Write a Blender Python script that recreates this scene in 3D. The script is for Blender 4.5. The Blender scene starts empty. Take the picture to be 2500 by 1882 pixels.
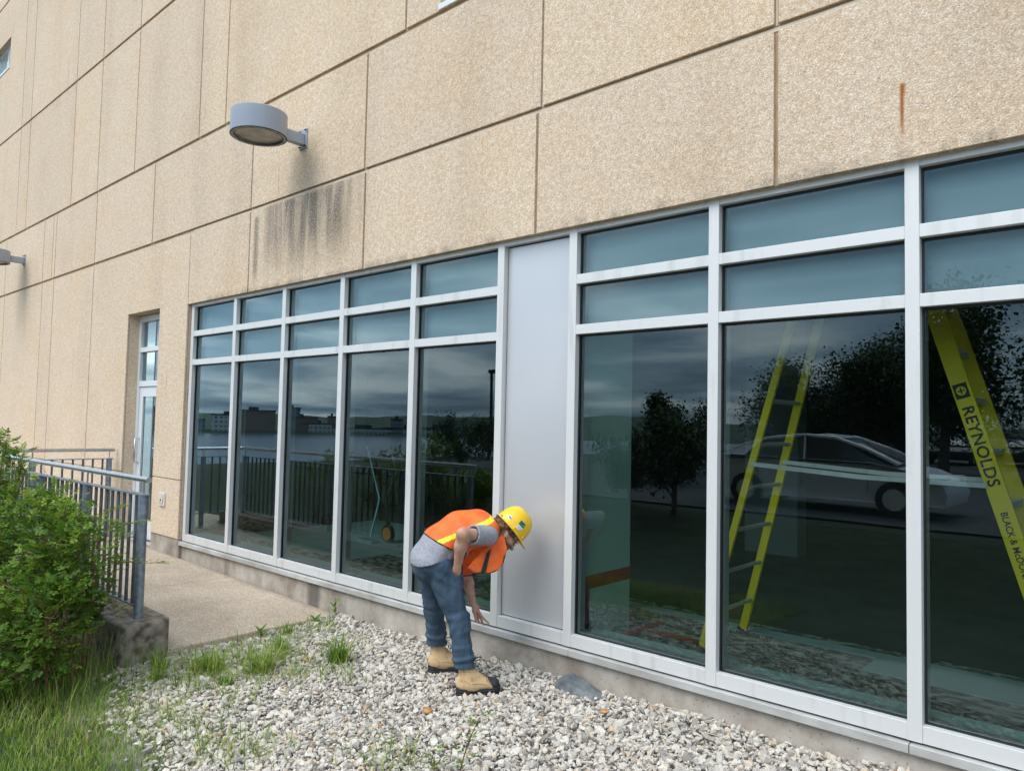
import bpy, bmesh, math, random
import numpy as np
from mathutils import Vector, Matrix, noise as mnoise
random.seed(7); RNG = np.random.default_rng(7)
SC = bpy.context.scene
COL = SC.collection
R_ = math.radians

# ------------------------------------------------------------------ camera
cam_d = bpy.data.cameras.new('camera'); cam = bpy.data.objects.new('camera', cam_d); COL.objects.link(cam)
cam_d.sensor_fit = 'HORIZONTAL'; cam_d.sensor_width = 36.0; cam_d.lens = 36.0 * 1821.26 / 2500.0
cam_d.clip_start = 0.05; cam_d.clip_end = 6000
right = Vector((0.74070792, 0.67148995, 0.02128452)); up = Vector((0.01792259, -0.05142049, 0.99851626)); fwd = Vector((-0.67158809, 0.73922743, 0.0501224))
m = Matrix((right, up, -fwd)).transposed().to_4x4(); cam.matrix_world = m
SC.camera = cam

# ------------------------------------------------------------------ world, sun, exposure
SUN_EL, SUN_AZ = R_(52), R_(200)      # azimuth of the sun as direction (sin, cos) seen from +y
world = bpy.data.worlds.new('World'); SC.world = world; world.use_nodes = True
wt = world.node_tree; wn = wt.nodes; wl = wt.links
for n in list(wn): wn.remove(n)
def W(t, **k):
    n = wn.new(t)
    for a, b in k.items(): setattr(n, a, b)
    return n
wo = W('ShaderNodeOutputWorld'); bg = W('ShaderNodeBackground'); bg.inputs['Strength'].default_value = 0.1
sky = W('ShaderNodeTexSky', sky_type='NISHITA', sun_disc=False); sky.sun_elevation = SUN_EL; sky.sun_rotation = SUN_AZ
tc = W('ShaderNodeTexCoord'); sx = W('ShaderNodeSeparateXYZ'); wl.new(tc.outputs['Generated'], sx.inputs[0])
def wm(op, a, b=None, clamp=False):
    n = W('ShaderNodeMath', operation=op, use_clamp=clamp)
    for i, v in enumerate((a, b)):
        if v is None: continue
        if isinstance(v, (int, float)): n.inputs[i].default_value = v
        else: wl.new(v, n.inputs[i])
    return n.outputs[0]
zz = wm('ADD', wm('MAXIMUM', sx.outputs[2], 0.0), 0.10)
cx_ = W('ShaderNodeCombineXYZ'); wl.new(wm('DIVIDE', sx.outputs[0], zz), cx_.inputs[0]); wl.new(wm('DIVIDE', sx.outputs[1], zz), cx_.inputs[1])
n1 = W('ShaderNodeTexNoise'); n1.inputs['Scale'].default_value = 0.62; n1.inputs['Detail'].default_value = 6; n1.inputs['Roughness'].default_value = .55; n1.inputs['Distortion'].default_value = .35
wl.new(cx_.outputs[0], n1.inputs['Vector'])
cr = W('ShaderNodeValToRGB'); wl.new(n1.outputs[0], cr.inputs[0])
e = cr.color_ramp.elements; e[0].position = .36; e[0].color = (.18, .27, .38, 1); e[1].position = .66; e[1].color = (1.0, 1.04, 1.06, 1)
e2 = cr.color_ramp.elements.new(.5); e2.color = (.38, .50, .62, 1)
grad = wm('ADD', wm('MULTIPLY', wm('POWER', wm('MAXIMUM', sx.outputs[2], 0.0), 1.0), 14.5), 10.8)
vs = W('ShaderNodeVectorMath', operation='SCALE'); wl.new(cr.outputs[0], vs.inputs[0]); wl.new(grad, vs.inputs['Scale'])
mx = W('ShaderNodeMix', data_type='RGBA'); mx.inputs[0].default_value = 0.9
wl.new(sky.outputs[0], mx.inputs[6]); wl.new(vs.outputs[0], mx.inputs[7]); wl.new(mx.outputs[2], bg.inputs[0]); wl.new(bg.outputs[0], wo.inputs[0])

sun_d = bpy.data.lights.new('sun', 'SUN'); sun = bpy.data.objects.new('sun', sun_d); COL.objects.link(sun)
sun_d.energy = 1.25; sun_d.angle = R_(38); sun_d.color = (1.0, .95, .88)
sdir = Vector((-0.28, -1.0, 0)).normalized() * math.cos(SUN_EL) + Vector((0, 0, math.sin(SUN_EL)))
sun.rotation_euler = sdir.to_track_quat('Z', 'Y').to_euler()
sky.sun_rotation = math.atan2(sdir.x, sdir.y)
vsn = SC.view_settings; vsn.view_transform = 'Standard'; vsn.look = 'None'; vsn.gamma = 1; vsn.exposure = 0.64
SC.render.engine = 'CYCLES'
SC.cycles.use_denoising = True
SC.cycles.max_bounces = 8; SC.cycles.transparent_max_bounces = 16; SC.cycles.caustics_reflective = False; SC.cycles.caustics_refractive = False

# ------------------------------------------------------------------ helpers: materials
def newmat(name):
    m = bpy.data.materials.new(name); m.use_nodes = True
    return m, m.node_tree.nodes, m.node_tree.links, m.node_tree.nodes['Principled BSDF']
def flat(name, col, rough=.6, metal=0, spec=None, emit=None):
    m, n, l, b = newmat(name); b.inputs['Base Color'].default_value = (*col, 1); b.inputs['Roughness'].default_value = rough; b.inputs['Metallic'].default_value = metal
    if spec is not None: b.inputs['Specular IOR Level'].default_value = spec
    return m
def add(n, t, **k):
    o = n.new(t)
    for a, b in k.items():
        setattr(o, a, b)
    return o
def ramp(n, l, fac, stops):
    r = n.new('ShaderNodeValToRGB'); l.new(fac, r.inputs[0]); el = r.color_ramp.elements
    el[0].position = stops[0][0]; el[0].color = (*stops[0][1], 1); el[1].position = stops[-1][0]; el[1].color = (*stops[-1][1], 1)
    for p, c in stops[1:-1]: q = el.new(p); q.color = (*c, 1)
    return r.outputs[0]
def mth(n, l, op, a, b=None, c=None, clamp=False):
    o = n.new('ShaderNodeMath'); o.operation = op; o.use_clamp = clamp
    for i, v in enumerate((a, b, c)):
        if v is None: continue
        if isinstance(v, (int, float)): o.inputs[i].default_value = v
        else: l.new(v, o.inputs[i])
    return o.outputs[0]
def mixc(n, l, f, a, b, bt='MIX'):
    o = n.new('ShaderNodeMix'); o.data_type = 'RGBA'; o.blend_type = bt
    for i, v in ((0, f), (6, a), (7, b)):
        if isinstance(v, (int, float)): o.inputs[i].default_value = v
        elif isinstance(v, tuple): o.inputs[i].default_value = (*v, 1)
        else: l.new(v, o.inputs[i])
    return o.outputs[2]
def noisy(name, c1, c2, scale=5, rough=.7, detail=6, bump=0, bscale=None, metal=0, stretch=None, stops=(.35, .65), bdist=.01):
    m, n, l, b = newmat(name); t = add(n, 'ShaderNodeTexCoord'); src = t.outputs['Object']
    if stretch:
        mp = add(n, 'ShaderNodeMapping'); mp.inputs['Scale'].default_value = stretch; l.new(src, mp.inputs[0]); src = mp.outputs[0]
    no = add(n, 'ShaderNodeTexNoise'); no.inputs['Scale'].default_value = scale; no.inputs['Detail'].default_value = detail; l.new(src, no.inputs[0])
    l.new(ramp(n, l, no.outputs[0], [(stops[0], c1), (stops[1], c2)]), b.inputs['Base Color']); b.inputs['Roughness'].default_value = rough; b.inputs['Metallic'].default_value = metal
    if bump:
        n2 = add(n, 'ShaderNodeTexNoise'); n2.inputs['Scale'].default_value = bscale or scale * 4; n2.inputs['Detail'].default_value = 4; l.new(src, n2.inputs[0])
        bp = add(n, 'ShaderNodeBump'); bp.inputs['Strength'].default_value = bump; bp.inputs['Distance'].default_value = bdist; l.new(n2.outputs[0], bp.inputs['Height']); l.new(bp.outputs[0], b.inputs['Normal'])
    return m

# ------------------------------------------------------------------ helpers: objects
def link(o, parent=None):
    COL.objects.link(o)
    if parent is not None: o.parent = parent
    return o
def tag(o, label=None, cat=None, group=None, kind=None):
    if label: o['label'] = label
    if cat: o['category'] = cat
    if group: o['group'] = group
    if kind: o['kind'] = kind
    return o
def empty(name, loc=(0, 0, 0), rz=0, parent=None):
    o = bpy.data.objects.new(name, None); o.location = loc; o.rotation_euler = (0, 0, rz); o.empty_display_size = .1
    return link(o, parent)
def copy_tree(o, parent=None):
    c = o.copy(); COL.objects.link(c)
    if parent is not None: c.parent = parent
    for ch in list(o.children): copy_tree(ch, c)
    return c
def npmesh(name, V, F, mats, parent=None, attr=None, smooth=False, midx=None):
    V = np.asarray(V, np.float32); F = np.asarray(F, np.int32); me = bpy.data.meshes.new(name)
    nf, k = F.shape
    me.vertices.add(len(V)); me.vertices.foreach_set('co', V.ravel())
    me.loops.add(nf * k); me.loops.foreach_set('vertex_index', F.ravel())
    me.polygons.add(nf); me.polygons.foreach_set('loop_start', np.arange(0, nf * k, k, dtype=np.int32))
    try: me.polygons.foreach_set('loop_total', np.full(nf, k, dtype=np.int32))
    except Exception: pass
    for m in (mats if isinstance(mats, (list, tuple)) else [mats]): me.materials.append(m)
    if midx is not None: me.polygons.foreach_set('material_index', np.asarray(midx, np.int32))
    me.polygons.foreach_set('use_smooth', np.full(nf, smooth))
    if attr is not None:
        a = me.attributes.new('rnd', 'FLOAT', 'POINT'); a.data.foreach_set('value', np.asarray(attr, np.float32))
    me.update(calc_edges=True); me.validate()
    return link(bpy.data.objects.new(name, me), parent)
class MB:
    def __init__(s): s.v = []; s.f = []; s.mi = []
    def face(s, idx, mi=0): s.f.append(tuple(idx)); s.mi.append(mi)
    def add(s, vs, fs, mi=0):
        o = len(s.v); s.v += [tuple(v) for v in vs]
        for f in fs: s.face([i + o for i in f], mi)
    def box(s, x0, x1, y0, y1, z0, z1, mi=0, M=None):
        x0, x1 = min(x0, x1), max(x0, x1); y0, y1 = min(y0, y1), max(y0, y1); z0, z1 = min(z0, z1), max(z0, z1)
        vs = [(x, y, z) for z in (z0, z1) for y in (y0, y1) for x in (x0, x1)]
        if M is not None: vs = [M @ Vector(v) for v in vs]
        s.add(vs, [(0, 2, 3, 1), (4, 5, 7, 6), (0, 1, 5, 4), (2, 6, 7, 3), (0, 4, 6, 2), (1, 3, 7, 5)], mi)
    def tube(s, pts, r, n=10, mi=0, cap=True):
        pts = [Vector(p) for p in pts]; rs = r if isinstance(r, (list, tuple)) else [r] * len(pts)
        d0 = (pts[1] - pts[0]).normalized(); a = d0.orthogonal().normalized(); rings = []; o = len(s.v)
        for i, p in enumerate(pts):
            d = (pts[min(i + 1, len(pts) - 1)] - pts[max(i - 1, 0)]).normalized()
            a = (a - d * a.dot(d)).normalized(); b = d.cross(a)
            for k in range(n):
                t = 2 * math.pi * k / n; s.v.append(tuple(p + (a * math.cos(t) + b * math.sin(t)) * rs[i]))
        for i in range(len(pts) - 1):
            for k in range(n):
                k2 = (k + 1) % n; s.face((o + i * n + k, o + i * n + k2, o + (i + 1) * n + k2, o + (i + 1) * n + k), mi)
        if cap:
            s.face([o + k for k in range(n)][::-1], mi); s.face([o + (len(pts) - 1) * n + k for k in range(n)], mi)
    def bar(s, a, b, w, t, side=(0, 1, 0), mi=0):
        a, b = Vector(a), Vector(b); d = (b - a).normalized(); u = Vector(side); u = (u - d * u.dot(d)).normalized(); v = d.cross(u)
        vs = [p + u * (i * w / 2) + v * (j * t / 2) for p in (a, b) for i, j in ((-1, -1), (1, -1), (1, 1), (-1, 1))]
        s.add(vs, [(0, 3, 2, 1), (4, 5, 6, 7), (0, 1, 5, 4), (1, 2, 6, 5), (2, 3, 7, 6), (3, 0, 4, 7)], mi)
    def lathe(s, prof, c=(0, 0, 0), n=32, mi=0, M=None):
        o = len(s.v)
        for r, z in prof:
            for k in range(n):
                t = 2 * math.pi * k / n; v = Vector((c[0] + r * math.cos(t), c[1] + r * math.sin(t), c[2] + z)); s.v.append(tuple(M @ v if M else v))
        for i in range(len(prof) - 1):
            for k in range(n):
                k2 = (k + 1) % n; s.face((o + i * n + k, o + i * n + k2, o + (i + 1) * n + k2, o + (i + 1) * n + k), mi)
    def prism(s, poly, axis_vec, mi=0):
        n = len(poly); a = Vector(axis_vec); vs = [Vector(p) for p in poly] + [Vector(p) + a for p in poly]
        s.add(vs, [tuple(range(n))[::-1], tuple(range(n, 2 * n))] + [(i, (i + 1) % n, (i + 1) % n + n, i + n) for i in range(n)], mi)
    def build(s, name, mats, parent=None, smooth=False, bevel=0):
        me = bpy.data.meshes.new(name); me.from_pydata(s.v, [], s.f)
        for m in (mats if isinstance(mats, (list, tuple)) else [mats]): me.materials.append(m)
        me.polygons.foreach_set('material_index', s.mi)
        if smooth: me.polygons.foreach_set('use_smooth', [True] * len(s.f))
        bm = bmesh.new(); bm.from_mesh(me); bmesh.ops.recalc_face_normals(bm, faces=bm.faces); bm.to_mesh(me); bm.free()
        me.update(); o = link(bpy.data.objects.new(name, me), parent)
        if smooth == 'auto':
            try: me.set_sharp_from_angle(angle=R_(40))
            except Exception: pass
        if bevel:
            b = o.modifiers.new('bevel', 'BEVEL'); b.width = bevel; b.segments = 2; b.limit_method = 'ANGLE'
        return o
def text_mesh(name, body, size, depth, mat, M, parent=None, space=1.0, sx=1.0):
    cu = bpy.data.curves.new(name, 'FONT'); cu.body = body; cu.size = size; cu.extrude = depth; cu.align_x = 'CENTER'; cu.align_y = 'CENTER'; cu.space_character = space; cu.resolution_u = 3; cu.offset = size * .018
    t = bpy.data.objects.new(name, cu); COL.objects.link(t); dg = bpy.context.evaluated_depsgraph_get(); dg.update()
    me = bpy.data.meshes.new_from_object(t.evaluated_get(dg)); COL.objects.unlink(t); bpy.data.objects.remove(t)
    me.transform(M @ Matrix.Diagonal((sx, 1, 1, 1))); me.materials.clear(); me.materials.append(mat)
    return link(bpy.data.objects.new(name, me), parent)

# ------------------------------------------------------------------ materials
def concrete_wall():
    m, n, l, b = newmat('exposed aggregate concrete'); t = add(n, 'ShaderNodeTexCoord'); P = t.outputs['Object']
    vo = add(n, 'ShaderNodeTexVoronoi'); vo.inputs['Scale'].default_value = 125; l.new(P, vo.inputs['Vector'])
    sp = add(n, 'ShaderNodeSeparateColor'); l.new(vo.outputs['Color'], sp.inputs[0])
    peb = ramp(n, l, sp.outputs[0], [(0, (.56, .405, .275)), (.06, (.62, .455, .32)), (.4, (.72, .57, .425)), (.7, (.78, .645, .505)), (.9, (.86, .77, .655)), (1, (.88, .80, .72))])
    dk = mth(n, l, 'GREATER_THAN', sp.outputs[1], .985); peb = mixc(n, l, dk, peb, (.22, .19, .17))
    mat_ = mth(n, l, 'MULTIPLY', mth(n, l, 'SUBTRACT', vo.outputs['Distance'], .42), 2.6, clamp=True)
    col = mixc(n, l, mat_, peb, (.62, .465, .305))
    def nz(sc, det=5, st=None, dist=0):
        o = add(n, 'ShaderNodeTexNoise'); o.inputs['Scale'].default_value = sc; o.inputs['Detail'].default_value = det; o.inputs['Distortion'].default_value = dist
        if st: mp = add(n, 'ShaderNodeMapping'); mp.inputs['Scale'].default_value = st; l.new(P, mp.inputs[0]); l.new(mp.outputs[0], o.inputs[0])
        else: l.new(P, o.inputs[0])
        return o.outputs[0]
    col = mixc(n, l, 1.0, col, ramp(n, l, nz(.9, 6), [(.3, (.95, .93, .90)), (.5, (1, 1, 1)), (.72, (1.0, .955, .88))]), 'MULTIPLY')
    col = mixc(n, l, 1.0, col, ramp(n, l, nz(1.0, 5, (1.6, 1, .16)), [(.30, (.93, .925, .92)), (.5, (1, 1, 1))]), 'MULTIPLY')
    pa = add(n, 'ShaderNodeAttribute', attribute_name='panel'); col = mixc(n, l, 1.0, col, ramp(n, l, pa.outputs['Fac'], [(0, (.965, .95, .96)), (.5, (1, .99, 1.0)), (1, (1.02, 1.0, .98))]), 'MULTIPLY')
    col = mixc(n, l, 1.0, col, ramp(n, l, nz(26, 3), [(.35, (.90, .89, .88)), (.6, (1.04, 1.04, 1.04))]), 'MULTIPLY')
    s = add(n, 'ShaderNodeSeparateXYZ'); l.new(P, s.inputs[0]); X, Z = s.outputs[0], s.outputs[2]
    def band(v, a, b, fa, fb):      # smooth 0-1 box
        u = add(n, 'ShaderNodeMapRange', interpolation_type='SMOOTHSTEP'); u.inputs[1].default_value = a - fa; u.inputs[2].default_value = a + fa; l.new(v, u.inputs[0])
        w = add(n, 'ShaderNodeMapRange', interpolation_type='SMOOTHSTEP'); w.inputs[1].default_value = b - fb; w.inputs[2].default_value = b + fb; w.inputs[3].default_value = 1; w.inputs[4].default_value = 0; l.new(v, w.inputs[0])
        return mth(n, l, 'MULTIPLY', u.outputs[0], w.outputs[0])
    strk = add(n, 'ShaderNodeMapRange', interpolation_type='SMOOTHSTEP'); strk.inputs[1].default_value = .40; strk.inputs[2].default_value = .58; l.new(nz(4.2, 8, (1.5, 1, .12), .5), strk.inputs[0])
    fine = add(n, 'ShaderNodeMapRange'); fine.inputs[1].default_value = .35; fine.inputs[2].default_value = .6; l.new(nz(60, 3), fine.inputs[0])
    d1 = mth(n, l, 'MULTIPLY', band(X, -7.75, -6.05, .25, .35), band(Z, 1.75, 2.40, .35, .03)); d1 = mth(n, l, 'MULTIPLY', d1, mth(n, l, 'ADD', mth(n, l, 'MULTIPLY', strk.outputs[0], .62), .30))
    d2 = mth(n, l, 'MULTIPLY', band(X, -8.0, -7.90, .04, .05), band(Z, 1.6, 2.32, .15, .04))
    d3 = mth(n, l, 'MULTIPLY', mth(n, l, 'MULTIPLY', band(X, -7.22, -6.72, .12, .14), band(Z, 2.2, 2.98, .4, .06)), .26)
    d3b = mth(n, l, 'MULTIPLY', mth(n, l, 'MULTIPLY', band(X, -17.35, -16.7, .2, .2), band(Z, 1.6, 2.95, .6, .06)), .25)
    d4 = mth(n, l, 'MULTIPLY', mth(n, l, 'MULTIPLY', band(Z, 1.45, 1.50, .02, .05), mth(n, l, 'GREATER_THAN', X, -9.66)), mth(n, l, 'MULTIPLY', strk.outputs[0], .55))
    dark = mth(n, l, 'MAXIMUM', mth(n, l, 'MAXIMUM', mth(n, l, 'MULTIPLY', d1, 1.0), mth(n, l, 'MULTIPLY', d2, .8)), mth(n, l, 'MAXIMUM', mth(n, l, 'MAXIMUM', d3, d3b), d4))
    dark = mth(n, l, 'MULTIPLY', dark, mth(n, l, 'ADD', mth(n, l, 'MULTIPLY', fine.outputs[0], .55), .4), clamp=True)
    col = mixc(n, l, dark, col, (.075, .07, .068))
    ru = 0
    for x, z0, z1, w, k in ((-1.115, 1.60, 1.86, .009, 1.0), (-1.112, 1.79, 1.87, .012, 1.0), (-10.2, .25, .62, .006, .6), (-14.9, 5.6, 6.4, .01, .6), (-17.1, 5.0, 5.9, .01, .5), (-13.9, .3, 1.1, .008, .5), (-14.2, 2.1, 3.1, .008, .35), (-7.5, 2.45, 2.8, .006, .5), (-11.2, 4.6, 4.9, .01, .3)):
        q = mth(n, l, 'MULTIPLY', mth(n, l, 'MULTIPLY', band(X, x - w, x + w, w * .9, w * .9), band(Z, z0, z1, (z1 - z0) * .45, .01)), k)
        ru = q if ru == 0 else mth(n, l, 'MAXIMUM', ru, q)
    col = mixc(n, l, ru, col, (.36, .12, .02))
    b.inputs['Roughness'].default_value = .92; b.inputs['Specular IOR Level'].default_value = .2
    l.new(col, b.inputs['Base Color'])
    bp = add(n, 'ShaderNodeBump', invert=True); bp.inputs['Strength'].default_value = .42; bp.inputs['Distance'].default_value = .004; l.new(vo.outputs['Distance'], bp.inputs['Height']); l.new(bp.outputs[0], b.inputs['Normal'])
    return m
M = {}
M['wall'] = concrete_wall()
M['joint'] = noisy('joint sealant tan', (.40, .29, .18), (.50, .38, .25), 8, .85)
M['joint_light'] = noisy('joint sealant pale', (.56, .46, .36), (.66, .56, .45), 6, .8)
def found_mat():
    m, n, l, b = newmat('cast concrete foundation'); t = add(n, 'ShaderNodeTexCoord'); P = t.outputs['Object']
    a = add(n, 'ShaderNodeTexNoise'); a.inputs['Scale'].default_value = 2.5; a.inputs['Detail'].default_value = 9; a.inputs['Roughness'].default_value = .65; l.new(P, a.inputs[0])
    c = ramp(n, l, a.outputs[0], [(.3, (.20, .165, .135)), (.46, (.37, .32, .27)), (.62, (.50, .455, .40))])
    mp = add(n, 'ShaderNodeMapping'); mp.inputs['Scale'].default_value = (2.2, 1, .8); l.new(P, mp.inputs[0])
    d = add(n, 'ShaderNodeTexNoise'); d.inputs['Scale'].default_value = 1.3; d.inputs['Detail'].default_value = 5; l.new(mp.outputs[0], d.inputs[0])
    c = mixc(n, l, 1, c, ramp(n, l, d.outputs[0], [(.30, (.70, .66, .62)), (.48, (1, 1, 1)), (.7, (1.12, 1.12, 1.13))]), 'MULTIPLY')
    v = add(n, 'ShaderNodeTexVoronoi'); v.inputs['Scale'].default_value = 26; l.new(P, v.inputs[0])
    pit = mth(n, l, 'LESS_THAN', v.outputs['Distance'], .13); c = mixc(n, l, mth(n, l, 'MULTIPLY', pit, .6), c, (.12, .09, .07))
    s = add(n, 'ShaderNodeSeparateXYZ'); l.new(P, s.inputs[0])
    st = add(n, 'ShaderNodeMapRange', interpolation_type='SMOOTHSTEP'); st.inputs[1].default_value = .16; st.inputs[2].default_value = .05; l.new(mth(n, l, 'ABSOLUTE', mth(n, l, 'ADD', s.outputs[0], 6.62)), st.inputs[0])
    c = mixc(n, l, mth(n, l, 'MULTIPLY', st.outputs[0], .75), c, (.06, .05, .045))
    # pale settlement band along the old soil line
    l.new(c, b.inputs['Base Color']); b.inputs['Roughness'].default_value = .9
    bp = add(n, 'ShaderNodeBump'); bp.inputs['Strength'].default_value = .5; bp.inputs['Distance'].default_value = .006; l.new(a.outputs[0], bp.inputs['Height']); l.new(bp.outputs[0], b.inputs['Normal'])
    return m
M['found'] = found_mat()
M['alu'] = noisy('satin aluminium frame', (.57, .56, .545), (.71, .70, .685), 5, .45, metal=.2, stretch=(2.5, 2.5, .25), stops=(.25, .45))
M['alu_dirty'] = noisy('weathered aluminium sill', (.40, .385, .36), (.62, .61, .59), 5, .5, metal=.2, stretch=(.6, 1, 1))
M['alu_panel'] = noisy('anodised aluminium panel', (.60, .60, .62), (.65, .65, .67), .8, .36, metal=.4)
M['gasket'] = flat('black rubber gasket', (.012, .013, .015), .5)
M['galv'] = noisy('galvanised blue grey steel', (.19, .225, .28), (.31, .345, .40), 22, .45, metal=.55)
M['galv_dark'] = noisy('dark painted steel baluster', (.10, .11, .125), (.17, .18, .20), 14, .5, metal=.4)
M['stainless'] = noisy('brushed stainless handrail', (.50, .51, .53), (.62, .63, .65), 20, .28, metal=1.0)
M['lamp'] = noisy('grey blue enamel', (.28, .31, .37), (.33, .36, .42), 2, .4)
M['white'] = flat('white painted metal', (.72, .74, .76), .4)
def glass(name, tint, boost):
    m = bpy.data.materials.new(name); m.use_nodes = True; n = m.node_tree.nodes; l = m.node_tree.links
    n.remove(n['Principled BSDF']); out = n['Material Output']
    tr = add(n, 'ShaderNodeBsdfTransparent'); tr.inputs[0].default_value = (*tint, 1)
    gl = add(n, 'ShaderNodeBsdfGlossy'); gl.inputs['Roughness'].default_value = 0.0; gl.inputs[0].default_value = (.76, .94, 1.0, 1)
    t = add(n, 'ShaderNodeTexCoord'); no = add(n, 'ShaderNodeTexNoise'); no.inputs['Scale'].default_value = 1.3; no.inputs['Detail'].default_value = 1; l.new(t.outputs['Object'], no.inputs[0])
    bp = add(n, 'ShaderNodeBump'); bp.inputs['Strength'].default_value = .12; bp.inputs['Distance'].default_value = .004; l.new(no.outputs[0], bp.inputs['Height']); l.new(bp.outputs[0], gl.inputs['Normal'])
    fr = add(n, 'ShaderNodeFresnel'); fr.inputs[0].default_value = 1.5
    f = mth(n, l, 'MULTIPLY', fr.outputs[0], boost, clamp=True)
    mx = add(n, 'ShaderNodeMixShader'); l.new(f, mx.inputs[0]); l.new(tr.outputs[0], mx.inputs[1]); l.new(gl.outputs[0], mx.inputs[2]); l.new(mx.outputs[0], out.inputs[0])
    return m
M['glass'] = glass('tinted double glazing', (.84, .985, .96), 2.5)
M['glass_clear'] = glass('clear window glass', (.7, .8, .8), 2.6)
M['spandrel'] = noisy('opaque grey green spandrel back', (.68, .74, .80), (.72, .78, .84), 1, .8)
M['asphalt'] = noisy('asphalt', (.045, .045, .048), (.07, .07, .072), 3, .9)
M['slab'] = None

# ------------------------------------------------------------------ terrain
def gz(x, y):
    """height of the gravel and lawn near the wall"""
    xc = np.clip(x, -8, 1.0)
    h = -1.86 + (xc + 4) * .024 - (4.35 - np.clip(y, 0, 4.35)) * .042
    t = np.clip((-y) / 4.0, 0, 1); t = t * t * (3 - 2 * t)
    return h * (1 - t) + (-1.56) * t
def terrain(x, y):
    h = gz(x, y)
    d = np.clip((-26 - x) / 26, 0, 1); d = d * d * (3 - 2 * d)
    d2 = np.clip((-75 - y) / 40, 0, 1) * np.clip((10 - x) / 30, 0, 1)
    d = np.maximum(d, d2)
    return h * (1 - d) + (-15.0) * d
def ground_mat():
    m, n, l, b = newmat('lawn soil'); t = add(n, 'ShaderNodeTexCoord'); P = t.outputs['Object']
    a = add(n, 'ShaderNodeTexNoise'); a.inputs['Scale'].default_value = 3; a.inputs['Detail'].default_value = 8; l.new(P, a.inputs[0])
    c = ramp(n, l, a.outputs[0], [(.3, (.018, .030, .008)), (.55, (.030, .046, .012)), (.75, (.05, .055, .02))])
    d = add(n, 'ShaderNodeTexNoise'); d.inputs['Scale'].default_value = 60; d.inputs['Detail'].default_value = 3; l.new(P, d.inputs[0])
    c = mixc(n, l, 1, c, ramp(n, l, d.outputs[0], [(.3, (.75, .75, .75)), (.7, (1.15, 1.15, 1.15))]), 'MULTIPLY')
    s = add(n, 'ShaderNodeSeparateXYZ'); l.new(P, s.inputs[0])
    w = add(n, 'ShaderNodeTexNoise'); w.inputs['Scale'].default_value = 2.5; l.new(P, w.inputs[0])
    yy = mth(n, l, 'ADD', s.outputs[1], mth(n, l, 'MULTIPLY', mth(n, l, 'SUBTRACT', w.outputs[0], .5), .6))
    k = add(n, 'ShaderNodeMapRange', interpolation_type='SMOOTHSTEP'); k.inputs[1].default_value = 1.75; k.inputs[2].default_value = 2.05; l.new(yy, k.inputs[0])
    c = mixc(n, l, k.outputs[0], c, ramp(n, l, d.outputs[0], [(.3, (.22, .19, .16)), (.7, (.42, .38, .34))]))
    l.new(c, b.inputs['Base Color']); b.inputs['Roughness'].default_value = 1
    return m
M['ground'] = ground_mat()
def grid_sheet(name, xs, ys, fz, mat, parent=None):
    X, Y = np.meshgrid(xs, ys); Z = fz(X, Y); V = np.stack([X, Y, Z], -1).reshape(-1, 3)
    nx, ny = len(xs), len(ys); i = np.arange(nx * ny).reshape(ny, nx)
    F = np.stack([i[:-1, :-1], i[:-1, 1:], i[1:, 1:], i[1:, :-1]], -1).reshape(-1, 4)
    return npmesh(name, V, F, mat, parent, smooth=True)
xs = np.concatenate([[-4000, -2000, -800, -300, -150, -100], np.arange(-80, -12, 4), np.arange(-12, 2, .5), np.arange(2, 60, 6), [100, 300, 900, 3000]])
ys = np.concatenate([[-4000, -2000, -800, -300, -200], np.arange(-150, -12, 6), np.arange(-12, 4.6, .4), [5.5, 8, 20, 60, 300, 3000]])
tag(grid_sheet('ground', xs, ys, lambda X, Y: terrain(X, Y) - .03, M['ground']), kind='structure')
M['water'] = noisy('harbour water', (.05, .065, .085), (.09, .11, .13), .02, .25, bump=.3, bscale=.5, bdist=.3)
mb = MB(); mb.add([(-4500, -4500, -12), (800, -4500, -12), (800, -90, -12), (-4500, 3000, -12)], [(0, 1, 2, 3)]); tag(mb.build('water', M['water']), kind='structure')
tag(grid_sheet('parking_lot', np.linspace(-22, 45, 8), np.linspace(-58, -4.6, 8), lambda X, Y: X * 0 - 1.552, M['asphalt']), kind='structure')

# ------------------------------------------------------------------ the building
YF = 4.30          # concrete face
YW = 4.35          # window frame face
bld = empty('office_building', (-5, 4.5, -1.9)); bld.location = (0, 0, 0)
tag(bld, 'tan exposed aggregate concrete building with a long ribbon of tall aluminium framed windows', 'building')
HOLES = [(-9.66, 6.0, -3.0, 1.455), (-11.62, -10.51, -3.0, 1.48), (-4.87, -3.50, 3.665, 5.0), (-20.3, -18.87, 7.48, 8.17)]
def rects_minus(r, holes):
    out = [r]
    for hx0, hx1, hz0, hz1 in holes:
        nxt = []
        for x0, x1, z0, z1 in out:
            if hx1 <= x0 or hx0 >= x1 or hz1 <= z0 or hz0 >= z1: nxt.append((x0, x1, z0, z1)); continue
            a, b = max(x0, hx0), min(x1, hx1)
            if a > x0: nxt.append((x0, a, z0, z1))
            if b < x1: nxt.append((b, x1, z0, z1))
            if hz1 < z1: nxt.append((a, b, hz1, z1))
            if hz0 > z0: nxt.append((a, b, z0, hz0))
        out = nxt
    return out
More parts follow.
